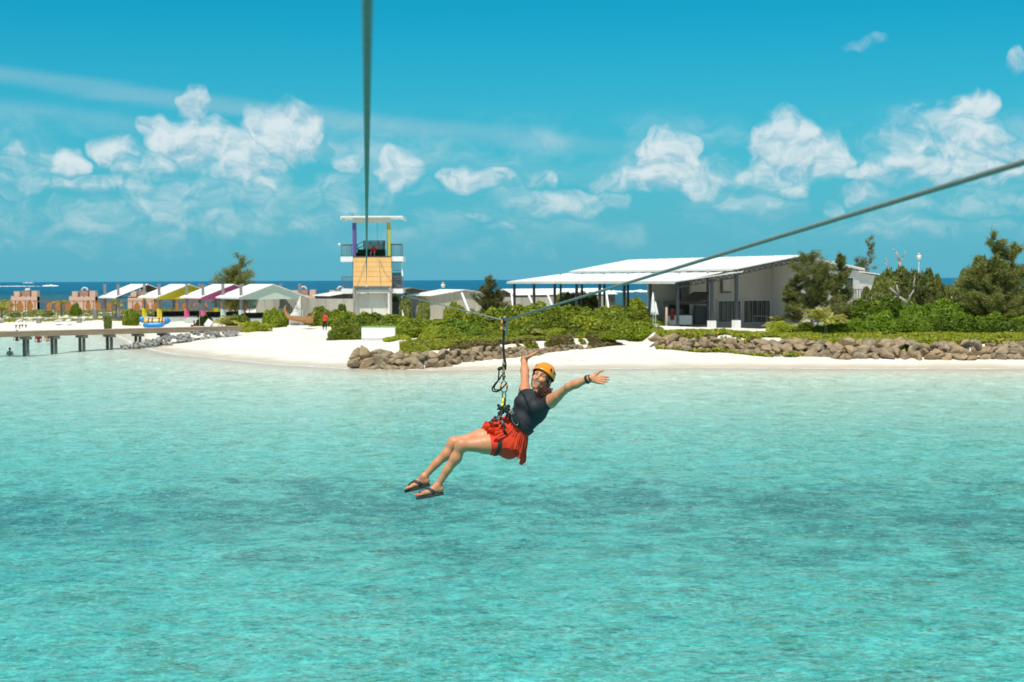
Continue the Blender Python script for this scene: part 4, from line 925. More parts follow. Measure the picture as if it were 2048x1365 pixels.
# ------------------------------------------------------------------ plants
def quads(C, A, B, tint, name):
    """leaf blades: centre C, half-length vector A, half-width vector B (n,3 arrays); slightly pointed quads"""
    n = len(C); V = np.empty((n, 4, 3)); V[:, 0] = C - A; V[:, 1] = C + B * 1.0 + A * .15; V[:, 2] = C + A; V[:, 3] = C - B * 1.0 + A * .15
    me = np_mesh(name, V.reshape(-1, 3), np.arange(n * 4).reshape(n, 4))
    a = me.attributes.new('tint', 'FLOAT', 'POINT'); a.data.foreach_set('value', np.repeat(tint, 4).astype(np.float32)); return me
def unit(v): return v / (np.linalg.norm(v, axis=1, keepdims=True) + 1e-9)
def shrub_mesh(seed, n=9000, rx=2.3, rz=1.7, leaf=.13, lumps=16, tall=False):
    g = np.random.default_rng(seed)
    cd = unit(g.normal(size=(lumps, 3)) * (1, 1, .8) + (0, 0, .35)); cd[:, 2] = np.abs(cd[:, 2]) * .95
    cen = cd * np.array((rx, rx, rz)) * g.uniform(.45, .82, (lumps, 1)); cen[:, 2] += .15 * rz; cr = g.uniform(.26, .52, lumps) * rz
    if tall: cen = unit(g.normal(size=(lumps, 3))) * np.array((rx * .72, rx * .72, rz * .52)) * g.uniform(.35, 1, (lumps, 1)) + (0, 0, rz * .58); cr = g.uniform(.26, .46, lumps) * rz
    cen = np.vstack([cen, [[0, 0, .45 * rz]]]); cr = np.append(cr, rz * .62)
    k = g.choice(len(cr), n, p=cr ** 2 / np.sum(cr ** 2)); d = unit(g.normal(size=(n, 3)) + (0, 0, .25)); rad = cr[k] * g.uniform(.72, 1.06, n) ** .6
    P = cen[k] + d * rad[:, None]; P[:, 2] = np.where(P[:, 2] < .03, np.abs(P[:, 2]) * .5 + .03, P[:, 2])
    nr = unit(d + (0, 0, .35) + g.normal(size=(n, 3)) * .65); A = unit(np.cross(nr, g.normal(size=(n, 3)))); B = np.cross(nr, A)
    L = leaf * g.uniform(.6, 1.25, (n, 1)); clump = g.random(len(cr))[k]
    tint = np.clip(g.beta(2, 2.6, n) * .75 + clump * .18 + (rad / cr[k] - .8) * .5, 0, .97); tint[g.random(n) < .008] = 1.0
    return quads(P, A * L, B * L * .55, tint, 'foliage')
def stems_mesh(seed, rx, rz, n=12):
    r = random.Random(seed); m = MB()
    for i in range(n):
        a = r.uniform(0, 6.28); q = r.uniform(.3, .9); m.tube([(r.uniform(-.2, .2) * rx, r.uniform(-.2, .2) * rx, -.2), (math.cos(a) * rx * q * .5, math.sin(a) * rx * q * .5, rz * .4), (math.cos(a) * rx * q, math.sin(a) * rx * q, rz * r.uniform(.6, 1.0))], [.045, .03, .015], 5)
    return m.mesh('stems')
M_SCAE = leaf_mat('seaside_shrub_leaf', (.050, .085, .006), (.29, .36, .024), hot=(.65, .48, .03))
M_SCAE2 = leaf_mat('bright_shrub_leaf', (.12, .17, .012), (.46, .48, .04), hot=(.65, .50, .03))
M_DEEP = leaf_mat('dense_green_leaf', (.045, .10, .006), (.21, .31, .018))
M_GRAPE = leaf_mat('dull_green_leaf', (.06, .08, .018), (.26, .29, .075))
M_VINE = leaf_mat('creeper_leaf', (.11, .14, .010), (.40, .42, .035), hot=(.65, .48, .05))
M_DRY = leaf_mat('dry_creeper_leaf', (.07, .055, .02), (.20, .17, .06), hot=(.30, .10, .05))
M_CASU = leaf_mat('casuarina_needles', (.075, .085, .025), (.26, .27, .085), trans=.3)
M_PALM = leaf_mat('palm_leaflet', (.14, .16, .025), (.46, .43, .09))
M_TWIG = mat('grey_twig', (.16, .12, .085), .9, .25, 3)
M_BARK = mat('grey_bark', (.20, .165, .13), .9, .25, 3, bump=.02); M_DEAD = mat('bleached_dead_wood', (.34, .30, .26), .85, .2, 3)
SHRUB = {}
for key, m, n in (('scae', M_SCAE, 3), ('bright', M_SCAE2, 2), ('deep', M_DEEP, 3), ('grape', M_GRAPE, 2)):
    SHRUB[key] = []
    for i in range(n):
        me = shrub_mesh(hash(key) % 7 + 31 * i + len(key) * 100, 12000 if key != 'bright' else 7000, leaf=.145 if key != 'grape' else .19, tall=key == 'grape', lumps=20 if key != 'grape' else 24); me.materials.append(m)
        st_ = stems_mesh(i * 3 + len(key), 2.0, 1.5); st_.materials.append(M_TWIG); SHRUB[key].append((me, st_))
VR = random.Random(17)
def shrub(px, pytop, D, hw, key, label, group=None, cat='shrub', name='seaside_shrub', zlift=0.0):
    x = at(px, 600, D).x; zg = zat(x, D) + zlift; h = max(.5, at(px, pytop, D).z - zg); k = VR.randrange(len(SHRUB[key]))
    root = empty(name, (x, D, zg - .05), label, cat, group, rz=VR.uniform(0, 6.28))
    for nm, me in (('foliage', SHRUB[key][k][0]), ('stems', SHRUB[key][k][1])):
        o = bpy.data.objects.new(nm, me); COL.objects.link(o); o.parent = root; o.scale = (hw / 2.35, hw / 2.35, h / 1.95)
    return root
ORD = 'leftmost second third fourth fifth sixth seventh eighth ninth tenth eleventh twelfth thirteenth fourteenth fifteenth sixteenth'.split()
def nth(i): return 'leftmost' if i == 0 else ORD[i] + ' from the left'
LM = 'dense light green shrub in the thicket before the tower, behind the white stall'; GM = 'thicket around the tower foot'
for k_, q in enumerate(sorted([(692, 650, 118, 1.6), (707, 629, 121, 1.8), (737, 624, 124, 2.5), (772, 628, 126, 2.5), (806, 632, 126, 2.3), (846, 635, 125, 2.4), (678, 664, 116.5, 1.15), (714, 648, 117.5, 2.1), (795, 650, 119, 2.0), (832, 654, 118, 2.2), (752, 645, 119, 2.0)])):
    shrub(*q, 'scae', 'light green shrub in the thicket before the tower, ' + nth(k_), GM)
HM = 'green shrub massed in the long hedge between the beach path and the tower thicket'; HG = 'long hedge behind the boulder bank'
for k_, (px, top) in enumerate([(880, 630), (905, 627), (930, 622), (958, 620), (985, 617), (1012, 614), (1040, 609), (1066, 606), (1092, 607), (1118, 611), (1145, 612), (1172, 611), (1200, 611), (1226, 610), (1252, 612), (1276, 622)]):
    shrub(px, top + VR.uniform(-3, 9), 121 + VR.uniform(-2, 3), VR.uniform(2.1, 2.7), 'scae', 'taller back shrub of the long hedge between tower and path, ' + nth(k_), HG)
for k_, (px, top) in enumerate([(868, 655), (895, 648), (925, 645), (955, 641), (985, 639), (1015, 637), (1045, 634), (1075, 632), (1105, 634), (1135, 632), (1165, 632), (1195, 633), (1225, 634), (1255, 636), (1283, 642)]):
    shrub(px, top + VR.uniform(-5, 9), 112 + VR.uniform(-2, 2), VR.uniform(1.6, 2.3), VR.choice(['scae', 'scae', 'bright', 'deep']), 'mid height shrub in the long hedge between tower and path, ' + nth(k_), HG)
for k_, (px, top) in enumerate([(890, 672), (925, 668), (965, 662), (1000, 660), (1035, 658), (1075, 656), (1115, 655), (1150, 656), (1185, 657), (1215, 660)]):
    shrub(px, top + VR.uniform(-3, 9), 105 + VR.uniform(-1, 1.5), VR.uniform(1.2, 1.9), VR.choice(['scae', 'bright']), 'low front shrub of the long hedge above the boulder bank, ' + nth(k_), HG)
RM = 'vivid green shrub in the thick hedge above the boulder wall at the right'; RG = 'thick hedge at the right'
for k_, (px, top) in enumerate([(1690, 622), (1715, 608), (1745, 600), (1775, 597), (1805, 598), (1835, 600), (1865, 602), (1895, 603), (1925, 606), (1955, 604), (1985, 606), (2015, 604), (2045, 606), (2080, 606)]):
    shrub(px, top + VR.uniform(-8, 8), 109 + VR.uniform(-2, 2), VR.uniform(1.8, 2.4), 'deep', 'taller rear shrub of the vivid green right hedge, ' + nth(k_), RG)
for k_, (px, top) in enumerate([(1665, 648), (1695, 640), (1725, 634), (1757, 630), (1790, 634), (1820, 632), (1850, 634), (1882, 632), (1915, 635), (1945, 632), (1978, 634), (2010, 632), (2042, 632), (2075, 634)]):
    shrub(px, top + VR.uniform(-8, 8), 103 + VR.uniform(-1, 1), VR.uniform(1.5, 2.0), 'deep', 'low front shrub of the vivid green right hedge, ' + nth(k_), RG)
for k_, (px, top, hw) in enumerate(sorted([(1752, 578, 1.5), (1775, 560, 1.7), (1805, 556, 1.8), (1830, 562, 1.7), (1858, 560, 1.5), (1905, 575, 1.3), (1945, 545, 1.7), (1965, 540, 1.6), (1935, 570, 1.8), (1985, 560, 1.6)])):
    shrub(px, top, 112.5 + VR.uniform(-1, 1), hw, 'grape', 'dull olive broad leaved bush behind the vivid right hedge, ' + nth(k_), 'broad leaved bushes behind the right hedge')
for i, (px, top, D, hw, key, lab) in enumerate([
    (508, 640, 137, 1.7, 'bright', 'yellow green bush on the sand at the jetty end'), (548, 617, 147, 1.5, 'scae', 'round green bush behind the bow of the sail boat'), (569, 622, 148, 1.0, 'scae', 'small bush between the mint pavilion and the boat bow'),
    (636, 613, 149, 1.6, 'scae', 'green bush behind the boat stern beside the red shirted person'), (664, 620, 147, 1.8, 'scae', 'wide green bush right of the red shirted person'), (692, 622, 146, 1.6, 'scae', 'green bush at the left foot of the tower'), (484, 628, 152, 1.3, 'scae', 'green bush right of the white lounger'), (467, 633, 151, .9, 'grape', 'dull small bush beside the white lounger'),
    (214, 634, 158, .6, 'grape', 'low olive bush on the sand scarp below the bare pavilion'), (262, 619, 169, 1.1, 'scae', 'round green bush between the bare and yellow pavilions'), (150, 608, 190, .9, 'deep', 'dark conical bush left of the bare pavilion'), (410, 630, 156, 1.0, 'scae', 'green bush behind the parasol and seated person'),
    (684, 604, 156, .6, 'deep', 'dark little bush against the fence left of the tower'), (800, 668, 107.5, 1.2, 'bright', 'yellow green bush covering the right corner of the white stall'), (906, 600, 140, 1.2, 'bright', 'light bush before the left end of the beige shed'), (848, 606, 146, .9, 'grape', 'thin spindly bush in front of the fence right of the tower'),
    (790, 588, 153, 1.2, 'deep', 'dark foliage under the tower stairs'), (812, 600, 150, 1.0, 'grape', 'narrow bush at the foot of the tower stairs'), (1160, 588, 149, 2.6, 'grape', 'dark brush under the big pavilion roof behind the hedge'), (1128, 596, 150, 1.6, 'grape', 'smaller dark brush left of the brush under the pavilion'), (1265, 596, 158, 1.8, 'scae', 'green bush seen through the pavilion posts'), (1330, 606, 160, 1.2, 'bright', 'yellowish bush seen through the posts near the awning'),
    (1560, 640, 104, 1.2, 'bright', 'small bright bush before the white building patio'), (1612, 644, 103, 1.2, 'scae', 'bush at the foot of the near casuarina'), (30, 626, 188, .9, 'grape', 'weedy clump under the rust fence at far left'), (96, 624, 188, 1.0, 'grape', 'weedy clump between the two left castles')]):
    shrub(px, top, D, hw, key, lab)
# creepers spread over the banks: nobody could count them
def creeper(name, label, m, poly_px, n, seed, leaf=.12, hmax=.35, keepv=.40):
    g = np.random.default_rng(seed); P = []
    while len(P) < n:
        t = g.random(4000); i = np.minimum((t * (len(poly_px) - 1)).astype(int), len(poly_px) - 2); f = t * (len(poly_px) - 1) - i
        q = np.array(poly_px, float); a = q[i] + (q[i + 1] - q[i]) * f[:, None]; y = a[:, 1] + (a[:, 2] - a[:, 1]) * g.random(4000)
        X = (a[:, 0] - 1024) / FPX * y; z = height(X, y); keep = fbm(X * .6, y * .6, seed, 3) > keepv
        h = fbm(X * .9, y * .9, seed + 5, 3) * hmax * g.random(4000) ** .5
        P += list(np.stack([X, y, z + .03 + h], 1)[keep])
    P = np.array(P[:n]); nr = unit(g.normal(size=(n, 3)) * .6 + (0, -.25, 1)); A = unit(np.cross(nr, g.normal(size=(n, 3)))); B = np.cross(nr, A); L = leaf * g.uniform(.6, 1.2, (n, 1))
    ti = np.clip(g.beta(2, 2, n) * .9, 0, .97); ti[g.random(n) < .02] = 1
    me = quads(P, A * L, B * L * .7, ti, name); o = link(name, me, m); tag(o, label, 'creeper', kind='stuff'); return o
bl = lambda px: float(np.interp((px - 1024) / FPX * 97, [p[0] for p in REV_L], [p[1] for p in REV_L])); br = lambda px: float(np.interp((px - 1024) / FPX * 97, [p[0] for p in REV_R], [p[1] for p in REV_R]))
creeper('ground_creeper', 'bright green creeper spilling over the left boulder bank', M_VINE, [(px, bl(px) + 1.6 - (px > 960) * .5, bl(px) + 8.5) for px in range(800, 1250, 30)], 26000, 3)
creeper('ground_creeper', 'green creeper spread over the top of the right boulder wall', M_VINE, [(px, br(px) + 1.0 - (px < 1620) * 1.3, br(px) + 7) for px in range(1312, 2080, 40)], 46000, 4, keepv=.30)
creeper('ground_creeper', 'dry reddish creeper hanging over the boulders at the hedge foot', M_DRY, [(px, bl(px) + .6, bl(px) + 3.0) for px in range(900, 1245, 30)], 12000, 6, .10, .5)
creeper('ground_creeper', 'dry brown creeper over the small boulders beside the beach path', M_DRY, [(px, br(px) + .1, br(px) + 1.6) for px in range(1330, 1620, 40)], 6000, 8, .10, .4)
creeper('beach_grass', 'thin grass strip on the sand scarp at the upper left', M_VINE, [(px, 174, 182) for px in range(-40, 480, 40)], 9000, 12, .10, .30)
creeper('beach_grass', 'weeds growing on the sand before the lattice castles', M_GRAPE, [(px, 186, 222) for px in range(-40, 480, 40)], 14000, 14, .14, .6)

def casuarina(px, pytop, D, spread, label, seed, stems=2, lean=0.0, n=9000, base_h=.12, pybase=None):
    r = random.Random(seed); g = np.random.default_rng(seed); x = at(px, 600, D).x; zg = zat(x, D); H = at(px, pytop, D).z - zg
    root = empty('casuarina_tree', (x, D, zg - .05), label, 'tree'); m = MB(); C = []; A = []
    for s in range(stems):
        hs = H * (1 if s == 0 else r.uniform(.62, .88)); ox = 0 if s == 0 else r.uniform(-.5, .5) * spread; oy = 0 if s == 0 else r.uniform(-.4, .4) * spread
        N = 8; path = []
        for i in range(N + 1):
            f = i / N; path.append(Vector((ox * f ** .8 + lean * hs * f * f + math.sin(f * 5 + s) * .06 * spread, oy * f + math.cos(f * 4 + s) * .05 * spread, hs * f)))
        m.tube(path, [max(.015, .10 * hs / 6 * (1 - .93 * i / N)) for i in range(N + 1)], 7)
        nb = int(20 + 8 * hs / 5)
        for b in range(nb):
            f = base_h + (1 - base_h) * (b + r.random()) / nb; i = min(int(f * N), N - 1); p0 = path[i].lerp(path[i + 1], f * N - i)
            a = r.uniform(0, 6.28); L = spread * (.16 + .66 * (1 - f) ** .8) * r.choice((.55, .8, 1.0, 1.35)) * r.uniform(.8, 1.1); up = r.uniform(.30, 1.3)
            d = Vector((math.cos(a), math.sin(a), up)).normalized(); d.x += lean * .8
            pts = [p0, p0 + d * L * .5 + Vector((0, 0, .02)), p0 + d * L + Vector((0, 0, -.10 * L))]
            m.tube(pts, [.022, .014, .006], 4)
            k = int(n / (stems * nb)); t = .18 + .92 * g.random(k) ** .7
            P = np.array(pts[0])[None] * (1 - t)[:, None] + np.array(pts[2])[None] * t[:, None] + g.normal(size=(k, 3)) * (.05 + .075 * t)[:, None] * max(.7, spread / 3)
            dirv = unit(np.array(d)[None] * .9 + g.normal(size=(k, 3)) * .5 + (lean, 0, -.15)); C.append(P); A.append(dirv * g.uniform(.13, .30, (k, 1)))
    C = np.vstack(C); A = np.vstack(A); B = unit(np.cross(A, g.normal(size=A.shape))) * .021
    me = quads(C, A, B, np.clip(g.beta(2, 2, len(C)), 0, 1), 'crown'); me.materials.append(M_CASU)
    m.build('trunk', M_BARK, root, True); link('crown', me, None, root); return root
casuarina(474, 517, 176, 4.6, 'windswept casuarina tree behind the pink and mint pavilions', 4, 5, .10, 22000, .1)
casuarina(978, 559, 139, 2.6, 'small dark casuarina right of the beige shed', 5, 3, .0, 15000, .05)
casuarina(1620, 511, 106, 3.7, 'big feathery casuarina in front of the white building', 6, 3, .0, 12500, .22); casuarina(1598, 556, 107, 1.7, 'lower casuarina left of the big one before the building', 16, 2, -.05, 6500, .2)
casuarina(1680, 512, 107, 1.9, 'slender casuarina right of the big feathery one', 7, 2, .03, 8000, .35)
casuarina(1735, 478, 152, 3.0, 'thin sparse casuarina rising behind the building roof', 8, 3, .03, 4500, .3)
casuarina(1990, 478, 106, 3.3, 'tall dense casuarina near the right frame edge', 9, 6, .0, 46000, .05); casuarina(2030, 535, 107, 1.9, 'shorter casuarina right of the tall dense one', 10, 2, .05, 9000, .15)

def palm(px, pybase, pytop, D, n, label, seed, trunk=.3, tint=1.0):
    r = random.Random(seed); g = np.random.default_rng(seed); x = at(px, 600, D).x; zg = zat(x, D); zb = at(px, pybase, D).z; H = at(px, pytop, D).z - zg
    root = empty('young_palm', (x, D, zg - .05), label, 'palm'); ht = H * trunk; MB().tube([(0, 0, -.1), (.03, 0, ht * .5), (0, 0, ht)], [.16, .12, .09], 8).build('trunk', M_BARK, root, True)
    for i in range(n):
        a = 6.28 * i / n + r.uniform(-.3, .3); L = (H - ht) * r.uniform(1.05, 1.45); e = r.uniform(.6, 1.35); pts = []
        for k in range(9):
            f = k / 8; pts.append(Vector((math.cos(a) * L * f * math.cos(e) * 1.0, math.sin(a) * L * f * math.cos(e), ht + L * (math.sin(e) * f - .62 * f * f * r.uniform(.9, 1.1)))))
        C = []; A = []; Bv = []
        for k in range(1, 9):
            t = (pts[k] - pts[k - 1]).normalized(); sd = t.cross(Vector((0, 0, 1))).normalized()
            for q in range(4):
                p = pts[k - 1].lerp(pts[k], q / 4); w = L * .24 * math.sin(math.pi * min(1, (k + q / 4) / 9.2)) ** .6
                for s in (-1, 1):
                    dv = (sd * s + t * .7 + Vector((0, 0, -.35))).normalized(); C.append(p + dv * w * .5); A.append(dv * w * .5); Bv.append(t * .042)
        C = np.array(C); me = quads(C, np.array(A), np.array(Bv), g.random(len(C)) * .9, 'frond'); me.materials.append(M_PALM); fr = link('frond', me, None, root)
        MB().tube(pts, [.03 - .003 * k for k in range(9)], 5).build('midrib', M_PALM if False else mat('palm_rib', (.30, .26, .09), .6), fr, True)
palm(1063, 676, 636, 104.5, 9, 'young coconut palm standing before the long hedge', 3, .12); palm(1652, 664, 583, 101.5, 13, 'yellow green coconut palm in front of the white building', 4, .30); palm(452, 645, 612, 150, 9, 'small palm right of the white lounger', 5, .15); palm(3, 630, 582, 184, 9, 'yellowish palm at the left frame edge', 6, .3); palm(122, 630, 588, 190, 10, 'drooping palm between the two left castles', 9, .55); palm(1556, 655, 618, 108, 8, 'little palm before the long window', 11, .3); palm(232, 628, 588, 188, 9, 'palm behind the bare roofed pavilion', 13, .5)
def dead_tree(label, segs, D):
    b = at(*segs[0][0], D); root = empty('dead_tree', b, label, 'dead tree')
    for i, (p, q, w) in enumerate(segs): MB().tube([at(*p, D) - b, (at(*p, D) - b).lerp(at(*q, D) - b, .5) + Vector((random.uniform(-.1, .1), 0, .05)), at(*q, D) - b], [w, w * .8, w * .55], 7).build('trunk' if i == 0 else 'branch', M_DEAD, root, True)
dead_tree('bare bleached forked branch in front of the olive bushes at right', [((1815, 612), (1797, 593), .15), ((1797, 593), (1780, 576), .12), ((1797, 594), (1786, 597), .06), ((1815, 608), (1828, 580), .08), ((1828, 580), (1830, 556), .06), ((1797, 593), (1793, 570), .10)], 105.5)
dead_tree('bare dead tree with curved top rising behind the building roof', [((1803, 560), (1799, 520), .20), ((1799, 522), (1792, 503), .14), ((1792, 503), (1785, 499), .08), ((1800, 524), (1806, 516), .08), ((1806, 516), (1812, 502), .06), ((1801, 545), (1812, 536), .10)], 140)
dead_tree('pale bent dead branch by the roof edge right of the thin casuarina', [((1784, 558), (1776, 535), .10), ((1776, 535), (1768, 527), .07), ((1778, 540), (1772, 515), .05)], 139)

# ------------------------------------------------------------------ organic surfaces: smooth-union distance fields -> one continuous skin
class Field:
    def __init__(s, lo, hi, h):
        s.h = h; s.lo = np.array(lo, float); s.n = (np.ceil((np.array(hi) - s.lo) / h).astype(int) + 1); s.f = np.full(s.n, 0.5, np.float32)
    def _box(s, lo, hi):
        a = np.clip(np.floor((lo - s.lo) / s.h).astype(int), 0, s.n - 1); b = np.clip(np.ceil((hi - s.lo) / s.h).astype(int) + 1, 1, s.n)
        ax = [s.lo[i] + s.h * np.arange(a[i], b[i]) for i in range(3)]
        return (slice(a[0], b[0]), slice(a[1], b[1]), slice(a[2], b[2])), np.meshgrid(*ax, indexing='ij')
    def op(s, d, sl, k, mode):
        f = s.f[sl]
        if mode == 'sub': d = -d; h = np.clip(.5 - .5 * (d - f) / k, 0, 1) if k > 0 else None; r = np.maximum(f, d) if k <= 0 else d * (1 - h) + f * h + k * h * (1 - h) if False else _smax(f, d, k)
        else: r = _smin(f, d, k)
        s.f[sl] = r
    def cone(s, a, b, ra, rb, k=.02, mode='add', flat=None):
        a = np.array(a, float); b = np.array(b, float); R_ = max(ra, rb) + k + .03
        sl, (X, Y, Z) = s._box(np.minimum(a, b) - R_, np.maximum(a, b) + R_)
        if X.size == 0: return
        ab = b - a; L2 = ab @ ab + 1e-12
        px, py, pz = X - a[0], Y - a[1], Z - a[2]
        t = np.clip((px * ab[0] + py * ab[1] + pz * ab[2]) / L2, 0, 1); dx, dy, dz = px - t * ab[0], py - t * ab[1], pz - t * ab[2]
        if flat is not None:
            n = np.array(flat[0], float); n /= np.linalg.norm(n); q = dx * n[0] + dy * n[1] + dz * n[2]; e = (1 / flat[1] - 1) * q
            d = (np.sqrt((dx + e * n[0]) ** 2 + (dy + e * n[1]) ** 2 + (dz + e * n[2]) ** 2) - (ra + (rb - ra) * t)) * (flat[1] if flat[1] < 1 else 1)
            d = d / max(.55, flat[1]) if flat[1] < 1 else d
        else: d = np.sqrt(dx * dx + dy * dy + dz * dz) - (ra + (rb - ra) * t)
        s.op(d.astype(np.float32), sl, k, mode)
    def ell(s, c, M, r, k=.02, mode='add'):
        """ellipsoid, columns of M are its axes"""
        c = np.array(c, float); r = np.array(r, float); R_ = r.max() + k + .03; sl, (X, Y, Z) = s._box(c - R_, c + R_)
        if X.size == 0: return
        M = np.array(M, float); q = [(X - c[0]) * M[0, i] + (Y - c[1]) * M[1, i] + (Z - c[2]) * M[2, i] for i in range(3)]
        k0 = np.sqrt(sum((q[i] / r[i]) ** 2 for i in range(3))); k1 = np.sqrt(sum((q[i] / r[i] ** 2) ** 2 for i in range(3))) + 1e-9
        s.op((k0 * (k0 - 1) / k1).astype(np.float32), sl, k, mode)
    def copy(s): c = Field.__new__(Field); c.h = s.h; c.lo = s.lo; c.n = s.n; c.f = s.f.copy(); return c
    def plane(s, p, n, mode='max'):
        """keep the side the normal points away from"""
        n = np.array(n, float); n /= np.linalg.norm(n); ax = [s.lo[i] + s.h * np.arange(s.n[i]) for i in range(3)]
        d = (ax[0] - p[0])[:, None, None] * n[0] + (ax[1] - p[1])[None, :, None] * n[1] + (ax[2] - p[2])[None, None, :] * n[2]
        s.f = np.maximum(s.f, d.astype(np.float32))
    def sample(s, P):
        q = np.clip((np.asarray(P) - s.lo) / s.h, 0, s.n - 1.001); i = q.astype(int); f = q - i; out = 0
        for a in (0, 1):
            for b in (0, 1):
                for c in (0, 1):
                    out = out + s.f[i[:, 0] + a, i[:, 1] + b, i[:, 2] + c] * np.where(a, f[:, 0], 1 - f[:, 0]) * np.where(b, f[:, 1], 1 - f[:, 1]) * np.where(c, f[:, 2], 1 - f[:, 2])
        return out
    def grad(s, P):
        e = s.h; P = np.asarray(P, float); g = np.stack([s.sample(P + np.eye(3)[i] * e) - s.sample(P - np.eye(3)[i] * e) for i in range(3)], 1); return g / (np.linalg.norm(g, axis=1, keepdims=True) + 1e-9)
    def mesh(s, name, iso=0.0):
        """surface nets"""
        f = s.f - iso; ng = f < 0; cnt = np.zeros(tuple(np.array(f.shape) - 1), np.int8); nx, ny, nz = cnt.shape
        for a in (0, 1):
            for b in (0, 1):
                for c in (0, 1): cnt += ng[a:a + nx, b:b + ny, c:c + nz]
        act = (cnt > 0) & (cnt < 8); idx = np.argwhere(act); vid = np.full(cnt.shape, -1, np.int32); vid[act] = np.arange(len(idx)); vid[tuple(idx.T)] = np.arange(len(idx))
        cor = [(a, b, c) for a in (0, 1) for b in (0, 1) for c in (0, 1)]; val = {q: f[idx[:, 0] + q[0], idx[:, 1] + q[1], idx[:, 2] + q[2]] for q in cor}
        acc = np.zeros((len(idx), 3)); w = np.zeros(len(idx))
        for q in cor:
            for ax in range(3):
                if q[ax] == 0:
                    q2 = list(q); q2[ax] = 1; q2 = tuple(q2); v0, v1 = val[q], val[q2]; m = (v0 < 0) != (v1 < 0); t = np.where(m, v0 / np.where(m, v0 - v1, 1), 0)
                    p = np.array(q, float)[None] + np.eye(3)[ax][None] * t[:, None]; acc += p * m[:, None]; w += m
        V = s.lo + s.h * (idx + acc / w[:, None]); F = []
        for ax in range(3):
            sl0 = [slice(None)] * 3; sl1 = [slice(None)] * 3; sl0[ax] = slice(0, -1); sl1[ax] = slice(1, None)
            ch = ng[tuple(sl0)] != ng[tuple(sl1)]; e = np.argwhere(ch); u, v = (ax + 1) % 3, (ax + 2) % 3
            ok = (e[:, u] > 0) & (e[:, v] > 0) & (e[:, u] < s.n[u] - 1) & (e[:, v] < s.n[v] - 1); e = e[ok]; q = []
            for du, dv in ((-1, -1), (0, -1), (0, 0), (-1, 0)):
                c = e.copy(); c[:, u] += du; c[:, v] += dv; q.append(vid[c[:, 0], c[:, 1], c[:, 2]])
            q = np.stack(q, 1); inner = ng[e[:, 0], e[:, 1], e[:, 2]]; q[~inner] = q[~inner][:, ::-1]; F.append(q)
        F = np.vstack(F); F = F[(F >= 0).all(1)]
        me = np_mesh(name, V, F); me.shade_smooth(); return me, V, F
def _smin(a, b, k):
    if k <= 0: return np.minimum(a, b)
    h = np.maximum(k - np.abs(a - b), 0) / k; return np.minimum(a, b) - h * h * k * .25
def _smax(a, b, k): return -_smin(-a, -b, k)

# ------------------------------------------------------------------ zipline rider
WD = 12.55
def W(px, py, dz=0.0): return np.array(at(px, py, WD + dz))
def nrm(v): v = np.array(v, float); return v / np.linalg.norm(v)
def skin_mat(name, col, red=.0):
    m = bpy.data.materials.new(name); m.use_nodes = True; t = NT(m.node_tree); p = t.n['Principled BSDF']; tc = t.node('ShaderNodeTexCoord')
    n = t.noise(tc.outputs['Object'], 9, 3, .6); n2 = t.noise(tc.outputs['Object'], 60, 3, .6)
    c = t.mix(t.smooth(n, .35, .7), col, (col[0] * 1.03, col[1] * .86, col[2] * .78)); c = t.mix(t.math('MULTIPLY', n2, .12), c, (col[0] * .7, col[1] * .6, col[2] * .55))
    t.put(p.inputs['Base Color'], c); p.inputs['Roughness'].default_value = .47; p.inputs['Specular IOR Level'].default_value = .42
    p.inputs['Subsurface Weight'].default_value = .12; p.inputs['Subsurface Radius'].default_value = (.012, .005, .003); p.inputs['Subsurface Scale'].default_value = 1.0
    bn = t.node('ShaderNodeBump'); bn.inputs['Distance'].default_value = .0006; t.put(bn.inputs['Height'], t.noise(tc.outputs['Object'], 220, 2, .6)); t.l.new(bn.outputs[0], p.inputs['Normal'])
    return m
M_SKIN = skin_mat('skin', (.60, .275, .145)); M_LIP = mat('lips', (.42, .13, .11), .4, .08, 40); M_MOUTH = mat('mouth_inside', (.14, .02, .018), .6); M_TEETH = mat('teeth', (.92, .78, .62), .35, .02)
M_BROW = mat('brow_hair', (.055, .030, .018), .8, .2, 60); M_EYE = mat('lash_line', (.03, .018, .014), .6, .2, 40); M_NAIL = mat('red_nail', (.55, .02, .02), .25, .05)
M_BLACK = mat('black_webbing', (.012, .013, .015), .6, .3, 30, bump=.001, bscale=200); M_NAVY = mat('navy_shirt', (.008, .011, .018), .7, .18, 12, bump=.0012, bscale=90, sheen=.05)
M_RED = mat('orange_red_cotton', (.84, .065, .018), .8, .16, 18, bump=.004, bscale=55); M_REDS = mat('orange_red_shorts', (.82, .038, .010), .75, .08, 14)
M_HELM = mat('orange_helmet_shell', (.88, .27, .010), .22, .03, 3, spec=.6); M_DARK = mat('helmet_foam', (.015, .015, .016), .8); M_HAIR = mat('brown_curls', (.095, .034, .017), .38, .45, 40, spec=.6)
M_ALU = mat('grey_aluminium', (.33, .34, .35), .33, .1, 10, metal=.9); M_ORNG = mat('orange_gate', (.75, .19, .02), .35, .05); M_YTAG = mat('yellow_tag', (.80, .70, .02), .6, .05); M_SOLE = mat('dark_grey_sole', (.035, .036, .038), .7, .2, 20); M_ROPE = mat('khaki_rope', (.25, .24, .10), .8, .3, 60); M_BEAD = mat('red_bead', (.30, .03, .03), .4)

